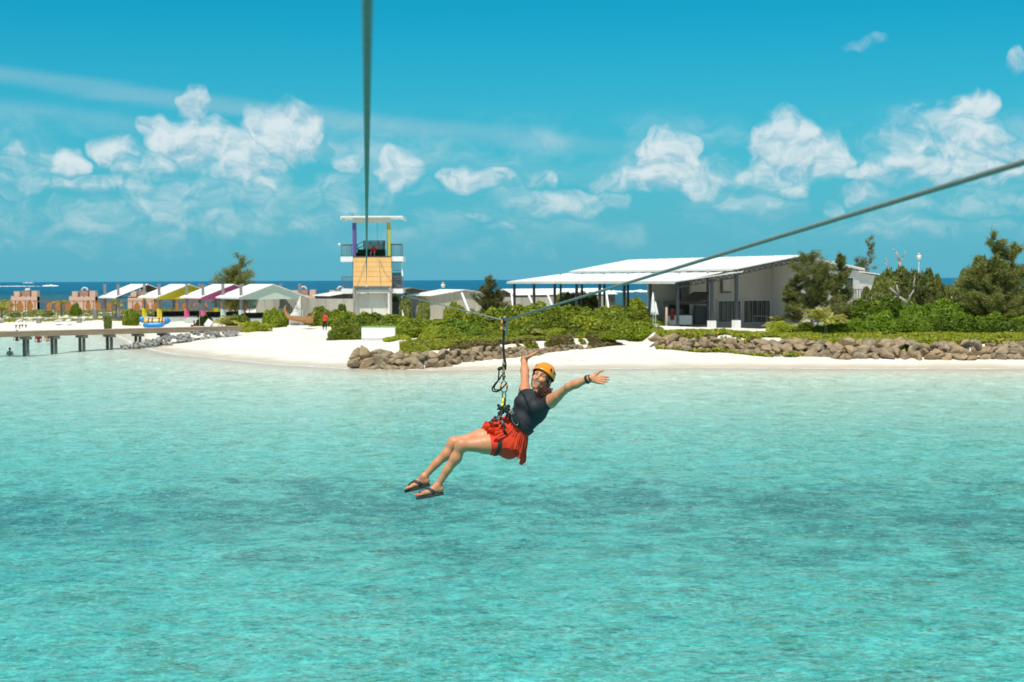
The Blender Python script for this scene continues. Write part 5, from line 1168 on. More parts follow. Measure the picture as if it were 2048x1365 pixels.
def thin_cloth(m, col, amount):
    """sunlight glows through thin cotton"""
    t = NT(m.node_tree); p = t.n['Principled BSDF']; out = t.n['Material Output']; tr = t.node('ShaderNodeBsdfTranslucent'); tr.inputs[0].default_value = (*col, 1); mx = t.node('ShaderNodeMixShader'); mx.inputs[0].default_value = amount
    t.l.new(p.outputs[0], mx.inputs[1]); t.l.new(tr.outputs[0], mx.inputs[2]); t.l.new(mx.outputs[0], out.inputs[0])
thin_cloth(M_RED, (.90, .10, .03), .38)
pel = W(1013, 876); wai = W(1041, 846); che = W(1066, 819); nkb = W(1076, 793, .01); U1 = nrm(wai - pel); U2 = nrm(nkb - che)
Cdir = np.array((0, -1, 0.0))
def frame(U, th):
    L = nrm(np.array((-U[2], 0, U[0]))); F = nrm(math.cos(th) * Cdir + math.sin(th) * L); F = nrm(F - U * (F @ U)); Rr = nrm(np.cross(F, U)); return Rr, F, U      # her right, facing, up
Rp, Fp, Up = frame(U1, R(62)); Rc, Fc, Uc = frame(U2, R(38)); Rw, Fw, Uw = frame(nrm(U1 + U2), R(50))
MX = lambda a, b, c: np.stack([a, b, c], 1)
sh_r = W(1049, 791, .115); sh_l = W(1101, 803, -.10)
el_r = W(1050, 752, .30); wr_r = W(1048, 719, .47); el_l = W(1138, 774, -.26); wr_l = W(1181, 757, -.36)
hip_l = pel - Rp * .085 - Up * .03 + Fp * .01; hip_r = pel + Rp * .085 - Up * .03 + Fp * .01
kn_l = W(924, 891, -.16); an_l = W(875, 973, -.13); kn_r = W(909, 887, .06); an_r = W(848.5, 954, .05)
lo = np.min([W(800, 1005, -.5), W(1240, 700, -.5), W(800, 1005, .7)], 0) - .02; hi = np.max([W(1240, 700, .75), W(1240, 700, -.5), W(800, 1005, .7)], 0) + .02
lo[1] = WD - .50; hi[1] = WD + .66
B = Field(lo, hi, .0042)
# trunk
B.ell(pel, MX(Rp, Fp, Up), (.158, .112, .125), .03); B.ell(pel - Fp * .055 - Up * .035 - Rp * .065, MX(Rp, Fp, Up), (.095, .095, .105), .03); B.ell(pel - Fp * .055 - Up * .035 + Rp * .065, MX(Rp, Fp, Up), (.095, .095, .105), .03)
B.ell(wai, MX(Rw, Fw, Uw), (.122, .090, .13), .06); B.ell(che + U2 * .005, MX(Rc, Fc, Uc), (.140, .098, .145), .07)
B.ell(nkb - U2 * .035, MX(Rc, Fc, Uc), (.135, .072, .065), .05)
for s in (-1, 1): B.ell(che + Fc * .082 + Rc * .070 * s + U2 * .020, MX(Rc, Fc, Uc), (.074, .074, .070), .05)
B.ell(wai + Fw * .02 + U1 * .02, MX(Rw, Fw, Uw), (.128, .096, .11), .05)
B.cone(nkb - U2 * .02, sh_r, .052, .052, .05); B.cone(nkb - U2 * .02, sh_l, .052, .052, .05)
TOR = B.copy()
# arms
def arm(sh, el, wr, k=.03):
    B.cone(sh, sh + (el - sh) * .35, .050, .044, .045); B.cone(sh + (el - sh) * .2, el, .043, .034, .03); B.cone(el, el + (wr - el) * .35, .034, .036, .025); B.cone(el + (wr - el) * .3, wr, .036, .025, .025); B.cone(el + (wr - el) * .85, wr, .027, .0255, .02)
arm(sh_r, el_r, wr_r); arm(sh_l, el_l, wr_l)
# hands: wrist, finger direction D, palm normal N (towards palm), thumb side S
TIPS = []
def hand(wr, D, N, S, curl=.15, spread=.13, sc=1.0, thumb_up=.8):
    D = nrm(D); N = nrm(N - D * (np.dot(N, D))); S = nrm(S - D * np.dot(S, D) - N * np.dot(S, N)); k = .008
    kn = []
    B.cone(wr, wr + D * .03 * sc, .0255, .026, .012, flat=(N, .72))
    for i, o in enumerate((.030, .010, -.010, -.029)):
        p = wr + D * (.088, .092, .088, .079)[i] * sc + S * o * sc; B.cone(wr + D * .022 * sc + S * o * .62 * sc, p, .0155, .0125, .016, flat=(N, .9)); kn.append(p)
    for i, p in enumerate(kn):
        L = (.068, .076, .071, .056)[i] * sc; a = (1.5 - i) * spread; d = nrm(D * math.cos(a) + S * math.sin(a)); q = p
        for j, fr in enumerate((.44, .31, .25)):
            d = nrm(d + N * curl * (.7 + .5 * j)); q2 = q + d * L * fr; B.cone(q, q2, (.0098, .0088, .0079)[j] * sc, (.0089, .0079, .0066)[j] * sc, k if j == 0 else .004); q = q2
        TIPS.append(q)
    t0 = wr + D * .020 * sc + S * .020 * sc; t1 = wr + D * .050 * sc + S * .048 * sc + N * .008; t2 = t1 + nrm(D * (1 - .35 * thumb_up) + S * thumb_up) * .034 * sc; t3 = t2 + nrm(D + S * .5 * thumb_up) * .028 * sc
    B.cone(t0, t1, .018, .0135, .016); B.cone(t1, t2, .0125, .0105, .006); B.cone(t2, t3, .0103, .0076, .004); TIPS.append(t3)
hand(wr_l, W(1227, 764, -.42) - wr_l, np.array((-.1, -.95, .35)), np.array((.05, -.1, 1.0)), .05, .03, .98, .8)
hand(wr_r, np.array((.66, -.20, .36)), np.array((-.35, -.1, 1.0)), np.array((-.75, -.55, .35)), .04, .10, 1.0, 1.2)
# legs and feet
def leg(hip, kn, an, side):
    d = nrm(kn - hip); f = nrm(an - kn); bk = nrm(-(d - f))      # bk: back of the knee side
    up = -bk
    B.cone(hip, hip + (kn - hip) * .45, .092, .080, .06); B.cone(hip + (kn - hip) * .40, kn - d * .02, .080, .053, .04); B.cone(kn + up * .006, kn + f * .012 + up * .008, .053, .050, .025); B.cone(kn + up * .030 + f * .01, kn + up * .026 + f * .035, .030, .024, .03)
    c = kn + (an - kn) * .28 + bk * .014; B.cone(kn + f * .02, c, .045, .047, .03); B.cone(c, kn + (an - kn) * .62, .047, .034, .03); B.cone(kn + (an - kn) * .58, an, .037, .0275, .02); B.cone(an - f * .01, an + f * .005, .030, .030, .015)
leg(hip_l, kn_l, an_l, 1); leg(hip_r, kn_r, an_r, -1)
FEET = []
def foot(an, heel, toe, nm):
    D = nrm(toe - heel); f = nrm(an - heel); Un = nrm(f - D * (f @ D)); S = nrm(np.cross(D, Un)); L = np.linalg.norm(toe - heel)   # S: sideways
    h = heel + Un * .030 + D * .02; B.ell(h, MX(S, D, Un), (.027, .030, .029), .015); B.cone(an, h + D * .010, .0275, .024, .018); B.cone(an + D * .012, heel + D * L * .60 + Un * .024, .0265, .017, .025)
    B.cone(h, heel + D * L * .66 + Un * .021, .027, .021, .025, flat=(Un, .85))
    for o, r_ in ((-.026, .017), (0, .020), (.022, .018)): B.cone(heel + D * L * .45 + Un * .022 + S * o * .6, heel + D * L * .74 + Un * .019 + S * o, r_, r_ * .92, .02)
    big = 1 if nm == 'l' else -1
    for i, o in enumerate((.031, .013, -.002, -.016, -.029)):
        ln = (.98, .97, .945, .91, .87)[i]; r_ = (.0125, .0093, .0088, .0083, .008)[i]; p = heel + D * L * .74 + S * o * big + Un * .016; q = heel + D * L * ln + S * o * big * 1.02 + Un * .012; B.cone(p, q, r_ * 1.1, r_, .006); TIPS.append(('toe', q + Un * r_ * .8))
    FEET.append((an, heel, toe, D, Un, S, L, big))
foot(an_l, W(885.5, 984.5, -.12), W(833, 994, -.20), 'l'); foot(an_r, W(858, 967.5, .06), W(809.5, 980, -.02), 'r')
# neck and head
hU = nrm(np.array((.30, -.06, .95))); hL = nrm(np.array((-hU[2], 0, hU[0]))); hF = nrm(math.cos(R(24)) * Cdir + math.sin(R(24)) * hL); hF = nrm(hF - hU * (hF @ hU)); hF, hU = nrm(hF * math.cos(R(13)) + hU * math.sin(R(13))), nrm(hU * math.cos(R(13)) - hF * math.sin(R(13))); hX = -nrm(np.cross(hF, hU))   # hX: her left (image right)
HC = W(1078.5, 750.5, .0) - hF * .086
def H(x, y, z): return HC + hX * x + hF * y + hU * z
hM = MX(hX, hF, hU)
B.cone(H(0, -.028, -.055), nkb + U2 * .0, .050, .056, .03); NECKED = None
B.ell(H(0, -.012, .030), hM, (.074, .094, .088), .02); B.ell(H(0, .030, -.030), hM, (.061, .060, .082), .03)
B.cone(H(-.046, .008, -.060), H(-.012, .070, -.108), .020, .016, .03); B.cone(H(.046, .008, -.060), H(.012, .070, -.108), .020, .016, .03); B.ell(H(0, .076, -.106), hM, (.019, .016, .016), .02)
for s in (-1, 1):
    B.ell(H(.037 * s, .066, -.034), hM, (.024, .022, .020), .02); B.cone(H(.012 * s, .084, .017), H(.046 * s, .066, .017), .010, .009, .015)
    B.ell(H(.031 * s, .096, -.001), hM, (.016, .014, .009), .012, 'sub'); B.ell(H(.031 * s, .074, -.001), hM, (.0135, .0125, .011), .006)
    B.ell(H(.073 * s, -.008, -.018), MX(nrm(hX + hF * .4 * s), hF, hU), (.009, .019, .031), .008)
B.cone(H(0, .088, .002), H(0, .104, -.030), .0085, .0105, .012); B.ell(H(0, .104, -.033), hM, (.0105, .0105, .0095), .008)
for s in (-1, 1): B.ell(H(.0125 * s, .094, -.037), hM, (.0075, .0085, .0075), .006)
B.cone(H(-.018, .082, -.052), H(.018, .082, -.052), .016, .016, .02); B.cone(H(-.020, .078, -.085), H(.020, .078, -.085), .014, .014, .02)
mz = lambda x: -.071 + 9.0 * x * x * 1.6
xs_ = np.linspace(-.027, .027, 7)
for i in range(6):          # open smile
    x0, x1 = xs_[i], xs_[i + 1]; w0 = .0095 * (1 - (x0 / .031) ** 2) + .001; w1 = .0095 * (1 - (x1 / .031) ** 2) + .001
    B.cone(H(x0, .098 - 10 * x0 * x0, mz(x0)), H(x1, .098 - 10 * x1 * x1, mz(x1)), w0 + .003, w1 + .003, .003, 'sub')
    B.cone(H(x0, .0955 - 11 * x0 * x0, mz(x0) - w0 - .004), H(x1, .0955 - 11 * x1 * x1, mz(x1) - w1 - .004), .0052, .0052, .004)
    B.cone(H(x0, .0965 - 11 * x0 * x0, mz(x0) + w0 + .0030), H(x1, .0965 - 11 * x1 * x1, mz(x1) + w1 + .0030), .0036, .0036, .004)
    B.cone(H(x0 * .9, .087 - 10 * x0 * x0, mz(x0 * .9) + .004), H(x1 * .9, .087 - 10 * x1 * x1, mz(x1 * .9) + .004), .0045, .0045, .002)
me, V, F = B.mesh('person_body')
for m_ in (M_SKIN, M_LIP, M_MOUTH, M_TEETH, M_BROW, M_EYE, M_NAIL): me.materials.append(m_)
fc = V[F].mean(1); mi = np.zeros(len(F), np.int32); q = (fc - HC) @ hM; x, y, z = q.T; near = np.linalg.norm(q, axis=1) < .2
zc = mz(x); wd = .0095 * (1 - (x / .031) ** 2) + .001
cur = 11 * x * x
lowd = np.sqrt((y - (.0955 - cur)) ** 2 + (z - (zc - wd - .004)) ** 2); upd = np.sqrt((y - (.0965 - cur)) ** 2 + (z - (zc + wd + .003)) ** 2)
mi[near & (np.abs(x) < .029) & ((lowd < .0068) | (upd < .0052))] = 1
cav = near & (np.abs(x) < .027) & (np.abs(z - zc) < wd + .0030) & (y < .0925 - 10 * x * x) & (y > .05); mi[cav] = 2
mi[near & (np.abs(x) < .025) & (z > zc - .0025) & (z < zc + wd + .0025) & (y < .0935 - 10 * x * x) & (y > .06)] = 3
for tp in TIPS:
    if isinstance(tp, tuple): mi[np.linalg.norm(fc - tp[1], axis=1) < .0075] = 6
for tp in TIPS[5:10]: mi[(np.linalg.norm(fc - tp, axis=1) < .008) & (fc[:, 2] > tp[2])] = 6
me.polygons.foreach_set('material_index', mi)
person = link('person', me, None); tag(person, 'laughing person in orange helmet, navy top and red skirt riding the zipline with arms spread', 'person')
# ---- clothing
def cloth(field, name, m, parent=person):
    me, V, F = field.mesh(name); o = link(name, me, m, parent); return o
belt_c = W(1036.5, 845, 0); bn_ = nrm(np.array(W(1052, 869)) - np.array(W(1021, 821))); bn_up = nrm(Up * .8 + Uw * .4)
# shirt
S = TOR.copy(); S.f -= .006
S.cone(sh_r, sh_r + (el_r - sh_r) * .25, .047, .047, .03); S.cone(sh_l, sh_l + (el_l - sh_l) * .25, .047, .047, .03); S.f[:] = S.f - .001
S.plane(belt_c - bn_up * .035, -bn_up); S.plane(sh_r + nrm(el_r - sh_r) * .012, nrm(nrm(el_r - sh_r) + Rc * .6)); S.plane(sh_l + nrm(el_l - sh_l) * .008, nrm(nrm(el_l - sh_l) - Rc * .6))
S.cone(nkb + U2 * .045, nkb + U2 * .3, .062, .2, .01, 'sub')
for i in range(7):  # soft folds at the waist
    pass
shirt = cloth(S, 'shirt', M_NAVY)
# shorts
P_ = B.copy(); P_.f -= .007; P_.plane(belt_c + bn_up * .03, bn_up)
hd = nrm(kn_l - hip_l); P_.plane(hip_l + hd * .155, nrm(hd * 1.0 + Up * -.05)); P_.plane(hip_r + nrm(kn_r - hip_r) * .16, nrm(kn_r - hip_r))
shorts = cloth(P_, 'shorts', M_REDS)
# belt and leg loops: bands of webbing hugging the body
def band(name, c, n, half, thick, m, src=B, off=.008, within=None):
    Q = src.copy(); Q.f -= off + thick; n = nrm(n); Q.plane(c + n * half, n); Q.plane(c - n * half, -n)
    if within is not None: Q2 = within; 
    if within is not None:
        ax = [Q.lo[i] + Q.h * np.arange(Q.n[i]) for i in range(3)]
        d = np.sqrt((ax[0] - within[0][0])[:, None, None] ** 2 + (ax[1] - within[0][1])[None, :, None] ** 2 + (ax[2] - within[0][2])[None, None, :] ** 2) - within[1]; Q.f = np.maximum(Q.f, d.astype(np.float32))
    return cloth(Q, name, m)
belt = band('harness_belt', belt_c, bn_up, .030, .014, M_BLACK, TOR, .008)
ld = nrm(kn_l - hip_l); band('leg_loop', hip_l + ld * .085, nrm(ld + Up * .25), .017, .006, M_BLACK, B, .010, (hip_l + ld * .085, .19))
# ---- skirt: gathered cloth falling from the belt, frilled hem
SK = B.copy()
def skirt():
    nphi, nt = 220, 30; rng = np.random.default_rng(4); V = np.zeros((nphi, nt, 3)); ph = np.linspace(0, 2 * math.pi, nphi, endpoint=False)
    e1 = nrm(Fp - bn_up * (Fp @ bn_up)); e2 = nrm(np.cross(bn_up, e1))       # e2 = towards her left?
    if e2 @ Rp > 0: e2 = -e2
    base = belt_c - bn_up * .018
    g = np.array((0, 0, -1.0)); rf = random.Random(12)
    FOLD = [(f_, rf.uniform(.3, 1.0), rf.uniform(0, 6.28), rf.uniform(-2, 2)) for f_ in (5, 9, 14, 23, 37, 52)]; RUFF = [(f_, rf.uniform(.4, 1.0), rf.uniform(0, 6.28), rf.uniform(-4, 4)) for f_ in (7, 13, 19, 31, 44)]
    for i, a in enumerate(ph):
        rd = math.cos(a) * e1 + math.sin(a) * e2; fr = math.cos(a); lf = math.sin(a)
        ln = .20 + .07 * max(0, -fr) + .03 * max(0, fr) + .015 * math.sin(7 * a + 1) + .010 * math.sin(16 * a)
        p = base + rd * .115; d = nrm(-bn_up * .75 + rd * .75)
        for j in range(nt):
            t = j / (nt - 1); q1 = sum(am_ * math.sin(fq * a + p0 + t * tw) for fq, am_, p0, tw in FOLD); q2 = sum(am_ * math.sin(fq * a + p0 + t * tw) for fq, am_, p0, tw in RUFF)
            V[i, j] = p + rd * (.0040 * q1 * min(1, t * 3) + .012 * q2 * max(0, t - .55) / .45) + bn_up * .012 * q1 * max(0, t - .6) / .4 + .004 * e2 * q2 * t
            drop = g * (.30 + 2.2 * t * max(0, -fr + .35)) + (-bn_up) * (.8 - .45 * t) + rd * (.50 * (1 - t) ** 2 + .15 * max(0, (t - .7)))
            if fr < 0: drop = drop + np.array((-1.0, 0, -.4)) * 1.3 * t * t * -fr
            if fr > .2: drop = drop + e1 * 1.1 * fr * t + np.array((-1, 0, 0)) * .8 * t * fr
            d = nrm(d * .55 + nrm(drop) * .45); p = p + d * ln / (nt - 1)
            f = SK.sample(p[None])[0]
            if f < .017: p = p + SK.grad(p[None])[0] * (.017 - f)
    P2 = V.reshape(-1, 3)
    for _ in range(3):
        f = SK.sample(P2); mk = f < .015; P2[mk] += SK.grad(P2[mk]) * (.015 - f[mk])[:, None]
    i = np.arange(nphi)[:, None]; j = np.arange(nt - 1)[None]; idx = lambda a, b: (a % nphi) * nt + b
    F = np.stack([idx(i, j).ravel(), idx(i + 1, j).ravel(), idx(i + 1, j + 1).ravel(), idx(i, j + 1).ravel()], 1)
    me = np_mesh('skirt', P2, F); me.shade_smooth(); o = link('skirt', me, M_RED, person)
skirt()
# ---- harness hardware
def oval(name, c, u, v, a, b, r_, m, parent, n=20): return MB().tube([Vector(c + u * math.cos(t) * a + v * math.sin(t) * b) for t in np.linspace(0, 2 * math.pi, n, endpoint=False)], r_, 8, closed=True).build(name, m, parent, True)
def obox(name, c, ax, size, m, parent=person, bev=.004):
    b = MB(); M3 = Matrix(np.stack([nrm(a) for a in ax], 1).tolist()); b.box((0, 0, 0), size, M=M3); o = b.build(name, m, parent); o.location = Vector(c) - (Vector((0, 0, 0))); md = o.modifiers.new('b', 'BEVEL'); md.width = bev; md.segments = 2; return o
iX = np.array((1, 0, 0.0)); iZ = np.array((0, 0, 1.0)); iY = np.array((0, 1, 0.0))
tie = W(1002.5, 816, -.10)
bx = nrm(W(1052, 869) - W(1021, 821)); bz = nrm(np.array((-bx[2], 0, bx[0]))) * -1
obox('belt_buckle', W(1024, 825.5, -.175), (bx, iY, bz), (.05, .014, .034), M_ALU); obox('buckle_bar', W(1021.5, 823, -.184), (bx, iY, bz), (.010, .012, .040), M_ORNG, bev=.002); obox('belt_pad', W(1031, 836, -.178), (bx, iY, bz), (.085, .022, .045), M_BLACK)
oval('gear_loop', W(1030, 842, -.180), bx, bz, .042, .020, .0042, M_ALU, person); oval('gear_loop', W(1058, 864, -.05), nrm(np.array((.9, .2, .3))), nrm(np.array((.2, 0, -1.0))), .024, .018, .004, M_BLACK, person)
obox('yellow_label', W(1054.5, 857, -.115), (nrm(bx * .3 + iX), iY, iZ), (.024, .006, .036), M_YTAG); obox('label_mark', W(1054.8, 857.5, -.120), (iX, iY, iZ), (.009, .004, .010), M_DARK, bev=.001)
for c, sz in ((W(1004, 818, -.12), (.07, .05, .05)), (W(1013, 819, -.15), (.06, .045, .055)), (W(998, 813, -.10), (.05, .03, .024)), (W(1002, 826, -.13), (.04, .04, .06)), (W(1017, 813, -.12), (.035, .03, .03)), (W(996, 818.5, -.09), (.02, .02, .02))): obox('harness_knot', c, (bx, iY, bz), sz, M_BLACK, bev=.012)
for c, m_ in ((W(990, 836, -.13), M_BLACK), (W(985, 842, -.12), M_BLACK), (W(981, 846, -.12), M_BLACK), (W(992, 841, -.15), M_BLACK), (W(988, 839, -.16), M_BEAD), (W(984, 846, -.16), M_BEAD)): obox('gear_clip', c, (bx, iY, bz), (.030, .03, .026), m_, bev=.008)
MB().tube([Vector(p) for p in (W(1000, 825, -.13), W(996, 832, -.14), W(989, 841, -.14))], .005, 6).build('harness_cord', M_BLACK, person, True)
MB().tube([Vector(p) for p in (W(1003, 826, -.14), W(1001, 836, -.16), W(1001, 841, -.17))], .011, 8).build('front_strap', M_BLACK, person, True)
oval('red_ring', W(1000.5, 838, -.185), iX, iZ, .020, .020, .005, M_BEAD, person); obox('strap_adjuster', W(1008.5, 853, -.205), (nrm(np.array((.6, 0, -1.0))), iY, nrm(np.array((1, 0, .6)))), (.05, .014, .026), M_BLACK); obox('strap_adjuster', W(1005, 845, -.20), (nrm(np.array((.6, 0, -1.0))), iY, nrm(np.array((1, 0, .6)))), (.03, .012, .024), M_ALU)
def proj(pts, off):
    P = np.array(pts); 
    for _ in range(6): P = P + SK.grad(P) * (off - SK.sample(P))[:, None]
    return P
def ribbon(name, pts, w, m, parent=person, side=None, th=.004):
    P = np.array(pts, float); n = len(P); T_ = np.gradient(P, axis=0); V = []
    for i in range(n):
        nn = SK.grad(P[i][None])[0] if side is None else nrm(side); sd = nrm(np.cross(T_[i], nn)); V += [P[i] - sd * w / 2, P[i] + sd * w / 2, P[i] + sd * w / 2 + nn * th, P[i] - sd * w / 2 + nn * th]
    Fq = []
    for i in range(n - 1):
        for k in range(4): Fq.append((i * 4 + k, i * 4 + (k + 1) % 4, (i + 1) * 4 + (k + 1) % 4, (i + 1) * 4 + k))
    Fq += [(3, 2, 1, 0), tuple((n - 1) * 4 + k for k in range(4))]
    return MB().add(V, Fq).build(name, m, parent)
ribbon('leg_strap', proj([W(1001 + 11 * t, 841 + 26 * t, -.20) for t in np.linspace(0, 1, 8)], .032), .022, M_BLACK)
# ---- wrist wear
def cuff(name, wr, el, f, r0, half, thick, m):
    c = wr + (el - wr) * f; n = nrm(el - wr); Q = B.copy(); Q.f -= thick; Q.plane(c + n * half, n); Q.plane(c - n * half, -n)
    ax = [Q.lo[i] + Q.h * np.arange(Q.n[i]) for i in range(3)]; d = np.sqrt((ax[0] - c[0])[:, None, None] ** 2 + (ax[1] - c[1])[None, :, None] ** 2 + (ax[2] - c[2])[None, None, :] ** 2) - .06; Q.f = np.maximum(Q.f, d.astype(np.float32)); return cloth(Q, name, m)
cuff('wrist_band', wr_l, el_l, .14, .03, .012, .006, M_BLACK)
def ring_on(name, c, n, r_, tr, m):
    n = nrm(n); u = nrm(np.cross(n, (0.1, .3, 1))); v = np.cross(n, u); return oval(name, c, u, v, r_, r_, tr, m, person, 24)
ring_on('hair_tie', wr_l + (wr_l - el_l) * .02, wr_l - el_l + np.array((0, 0, .05)), .0315, .0052, M_BLACK); ring_on('bead_bracelet', wr_r - (wr_r - el_r) * .06, wr_r - el_r, .0305, .0045, M_BEAD)
# ---- helmet
def helmet():
    n, mth = 48, 16; V = []; F = []
    hr = empty('helmet', (0, 0, 0)); hr.parent = person
    c = (0, -.012, .022); rx, ry, rz = .097, .114, .112
    rimz = lambda a: .012 + .016 * math.cos(a) - .020 * (1 - math.cos(2 * a)) * .5 - .030 * max(0, -math.cos(a)) ** 2     # front high, dips round the ears and nape
    for j in range(mth + 1):
        for i in range(n):
            a = 2 * math.pi * i / n; zr = (rimz(a)); t = j / mth; th = math.asin(max(-.9, min(.95, (zr) / rz))); e = th + (math.pi / 2 - th) * t
            bulge = 1 + .035 * math.exp(-((t - .02) / .05) ** 2)
            V.append(Vector(H(c[0] + rx * math.cos(e) * math.sin(a) * bulge, c[1] + ry * math.cos(e) * math.cos(a) * bulge, c[2] + rz * math.sin(e) * (1 - .05 * t ** 3))))
    for j in range(mth):
        for i in range(n): F.append((j * n + i, j * n + (i + 1) % n, (j + 1) * n + (i + 1) % n, (j + 1) * n + i))
    o = MB().add(V, F).build('helmet_shell', M_HELM, person, True); md = o.modifiers.new('s', 'SOLIDIFY'); md.thickness = .006; md.offset = 1
    V2 = [Vector(HC) + (Vector(v) - Vector(H(*c))) * .955 + (Vector(H(*c)) - Vector(HC)) for v in V[:n * 8]]
    MB().add(V2, F[:n * 7]).build('helmet_liner', M_DARK, o, True)
    def on(a, t, out=.0):
        zr = rimz(a); th = math.asin(zr / rz); e = th + (math.pi / 2 - th) * t; return H(c[0] + (rx + out) * math.cos(e) * math.sin(a), c[1] + (ry + out) * math.cos(e) * math.cos(a), c[2] + (rz + out) * math.sin(e))
    for a, t, sx, sz in ((.95, .30, .017, .031), (1.38, .27, .015, .028), (-.95, .30, .017, .031), (-1.38, .27, .015, .028), (2.1, .35, .015, .026)):
        p = on(a, t, .0055); nn = nrm(p - H(*c)); u = nrm(np.cross(hU, nn)); v = np.cross(nn, u)
        poly = [p + u * math.cos(q) * sx * .62 + v * math.sin(q) * sz * .55 for q in np.linspace(0, 6.283, 10, endpoint=False)]; MB().prism([Vector(k) for k in poly], Vector(nn * .003)).build('vent', M_DARK, o)
    for k, (du, dv, L) in enumerate(((-.016, 0, .010), (-.002, .001, .008), (.010, -.001, .008))):      # small dark maker's mark on the front
        p = on(.05, .20, .006); nn = nrm(p - H(*c)); u = nrm(np.cross(hU, nn)); v = np.cross(nn, u); MB().bar(Vector(p + u * du + v * dv), Vector(p + u * (du + L) + v * (dv - .003)), .003, .003).build('helmet_mark', mat('helmet_print', (.35, .10, .02), .6), o)
    bpy.data.objects.remove(hr)
    chin = H(0, .062, -.128)
    for s in (-1, 1):
        ear = H(.078 * s, .008, -.055); ch = [H(.080 * s, .040, .012), H(.079 * s, .030, -.02), ear, H(.060 * s, .030, -.092), H(.028 * s, .060, -.122), chin]
        MB().tube([Vector(p) for p in ch], .0050, 7).build('chin_strap', M_DARK, o, True); MB().tube([Vector(p) for p in (H(.084 * s, -.055, .0), H(.082 * s, -.025, -.035), ear)], .0045, 7).build('chin_strap', M_DARK, o, True)
helmet()
# ---- hair: curls of the ponytail swept over her left shoulder and a dark fringe under the rim
def hair():
    rr = random.Random(8); m = MB()
    src = H(.040, -.060, -.085)
    for i in range(230):
        a = src + np.array([rr.gauss(0, .014) for _ in range(3)]); e = W(1082.5 + rr.gauss(0, 7), 793 + rr.gauss(0, 7.5), -.10 + rr.gauss(0, .03)); mid_ = (a + e) / 2 + np.array((rr.uniform(.0, .07), rr.uniform(-.06, .0), rr.uniform(-.015, .02)))
        t_ = np.linspace(0, 1, 30); path = ((1 - t_) ** 2)[:, None] * a + (2 * t_ * (1 - t_))[:, None] * mid_ + (t_ ** 2)[:, None] * e; fr = rr.uniform(2.2, 4.2); ph = rr.uniform(0, 6.28); am = rr.uniform(.006, .014)
        off = np.stack([np.cos(t_ * fr * 6.28 + ph), np.sin(t_ * fr * 6.28 + ph), np.cos(t_ * fr * 6.28 + ph + 1)], 1) * am * np.minimum(1, t_ * 3)[:, None]
        m.tube([Vector(p) for p in path + off], [.0036 * (1 - .6 * k ** 3) for k in t_], 5)
    m.build('hair_curls', M_HAIR, person, True); m = MB()
    for s in (-1, 1):
        for i in range(26):
            f = i / 25; p0 = H(.070 * s, .052 - .10 * f, .022); p1 = H(.0765 * s, .045 - .10 * f, -.010 - .012 * math.sin(f * 3)); p2 = H((.074 - .01 * f) * s, .02 - .105 * f, -.035 - .02 * f); m.tube([Vector(p0), Vector(p1), Vector(p2)], [.004, .0045, .003], 5)
    for i in range(40):
        f = i / 39; a = math.pi * (.55 + .9 * f); m.tube([Vector(H(.074 * math.sin(a), -.012 + .09 * math.cos(a), .02)), Vector(H(.072 * math.sin(a), -.012 + .09 * math.cos(a), -.03)), Vector(H(.045 * (1 - f) + .03, -.06, -.06))], [.006, .007, .005], 5)
    m.build('hair', M_HAIR, person, True)
hair()
SKF = B
def facial(name, pts, rad, m):
    P = np.array([H(*p) for p in pts])
    for _ in range(4): P = P + B.grad(P) * (.0005 - B.sample(P))[:, None]
    MB().tube([Vector(p) for p in P], rad, 6).build(name, m, person, True)
for s_ in (-1, 1):
    facial('eyebrow', [(s_ * xx, .095, zz) for xx, zz in ((.012, .0185), (.020, .0215), (.030, .0240), (.040, .0225), (.049, .0165))], [.0022, .0030, .0028, .0022, .0010], M_BROW)
    facial('eyelashes', [(s_ * xx, .095, zz) for xx, zz in ((.016, -.0030), (.022, .0010), (.031, .0026), (.040, .0008), (.047, -.0032))], [.0010, .0017, .0019, .0019, .0012], M_EYE)
    facial('eyelid_crease', [(s_ * xx, .095, zz) for xx, zz in ((.018, -.0070), (.031, -.0085), (.044, -.0068))], [.0006, .0009, .0006], M_LIP)
# ---- sandals
for (an, heel, toe, D, Un, S_, L, big) in FEET:
    out = []
    for a in np.linspace(0, 2 * math.pi, 28, endpoint=False):
        l = .5 + .53 * math.cos(a); w = .040 * abs(math.sin(a)) ** .75 * (1.0 if l > .55 else .80 + .1 * l); out.append(heel + D * (L * l) + S_ * w * np.sign(math.sin(a)) + Un * (-.004 + .010 * max(0, .25 - l)))
    so = MB().prism([Vector(p) for p in out], Vector(-Un * .022)).build('sandal_sole', M_SOLE, person)
    fb = MB().prism([Vector(heel + D * L * .5 + (p - heel - D * L * .5) * .96 + Un * .0005) for p in out], Vector(Un * .003)).build('footbed', mat('footbed', (.09, .075, .06), .8), so)
    post = heel + D * L * .86 + S_ * big * .020 + Un * .012; top = heel + D * L * .62 + S_ * big * .010 + Un * .058
    def strap(pts, w):
        P = np.array(pts, float); t_ = np.linspace(0, 1, 12); C = np.stack([np.interp(t_, np.linspace(0, 1, len(P)), P[:, k]) for k in range(3)], 1)
        C = proj(C, .006); ribbon('sandal_strap', C, w, M_SOLE, so)
    strap([post, heel + D * L * .74 + S_ * big * .016 + Un * .045, top], .015); strap([top, heel + D * L * .46 + S_ * .036 + Un * .042, heel + D * L * .33 + S_ * .040 + Un * .004], .024); strap([top, heel + D * L * .46 - S_ * .036 + Un * .042, heel + D * L * .33 - S_ * .040 + Un * .004], .024)
    p = proj([heel + D * L * .46 + (S_ if S_[1] < 0 else -S_) * .036 + Un * .040], .012)[0]; obox('strap_buckle', p, (D, S_, Un), (.018, .010, .016), M_ALU, so, .002)
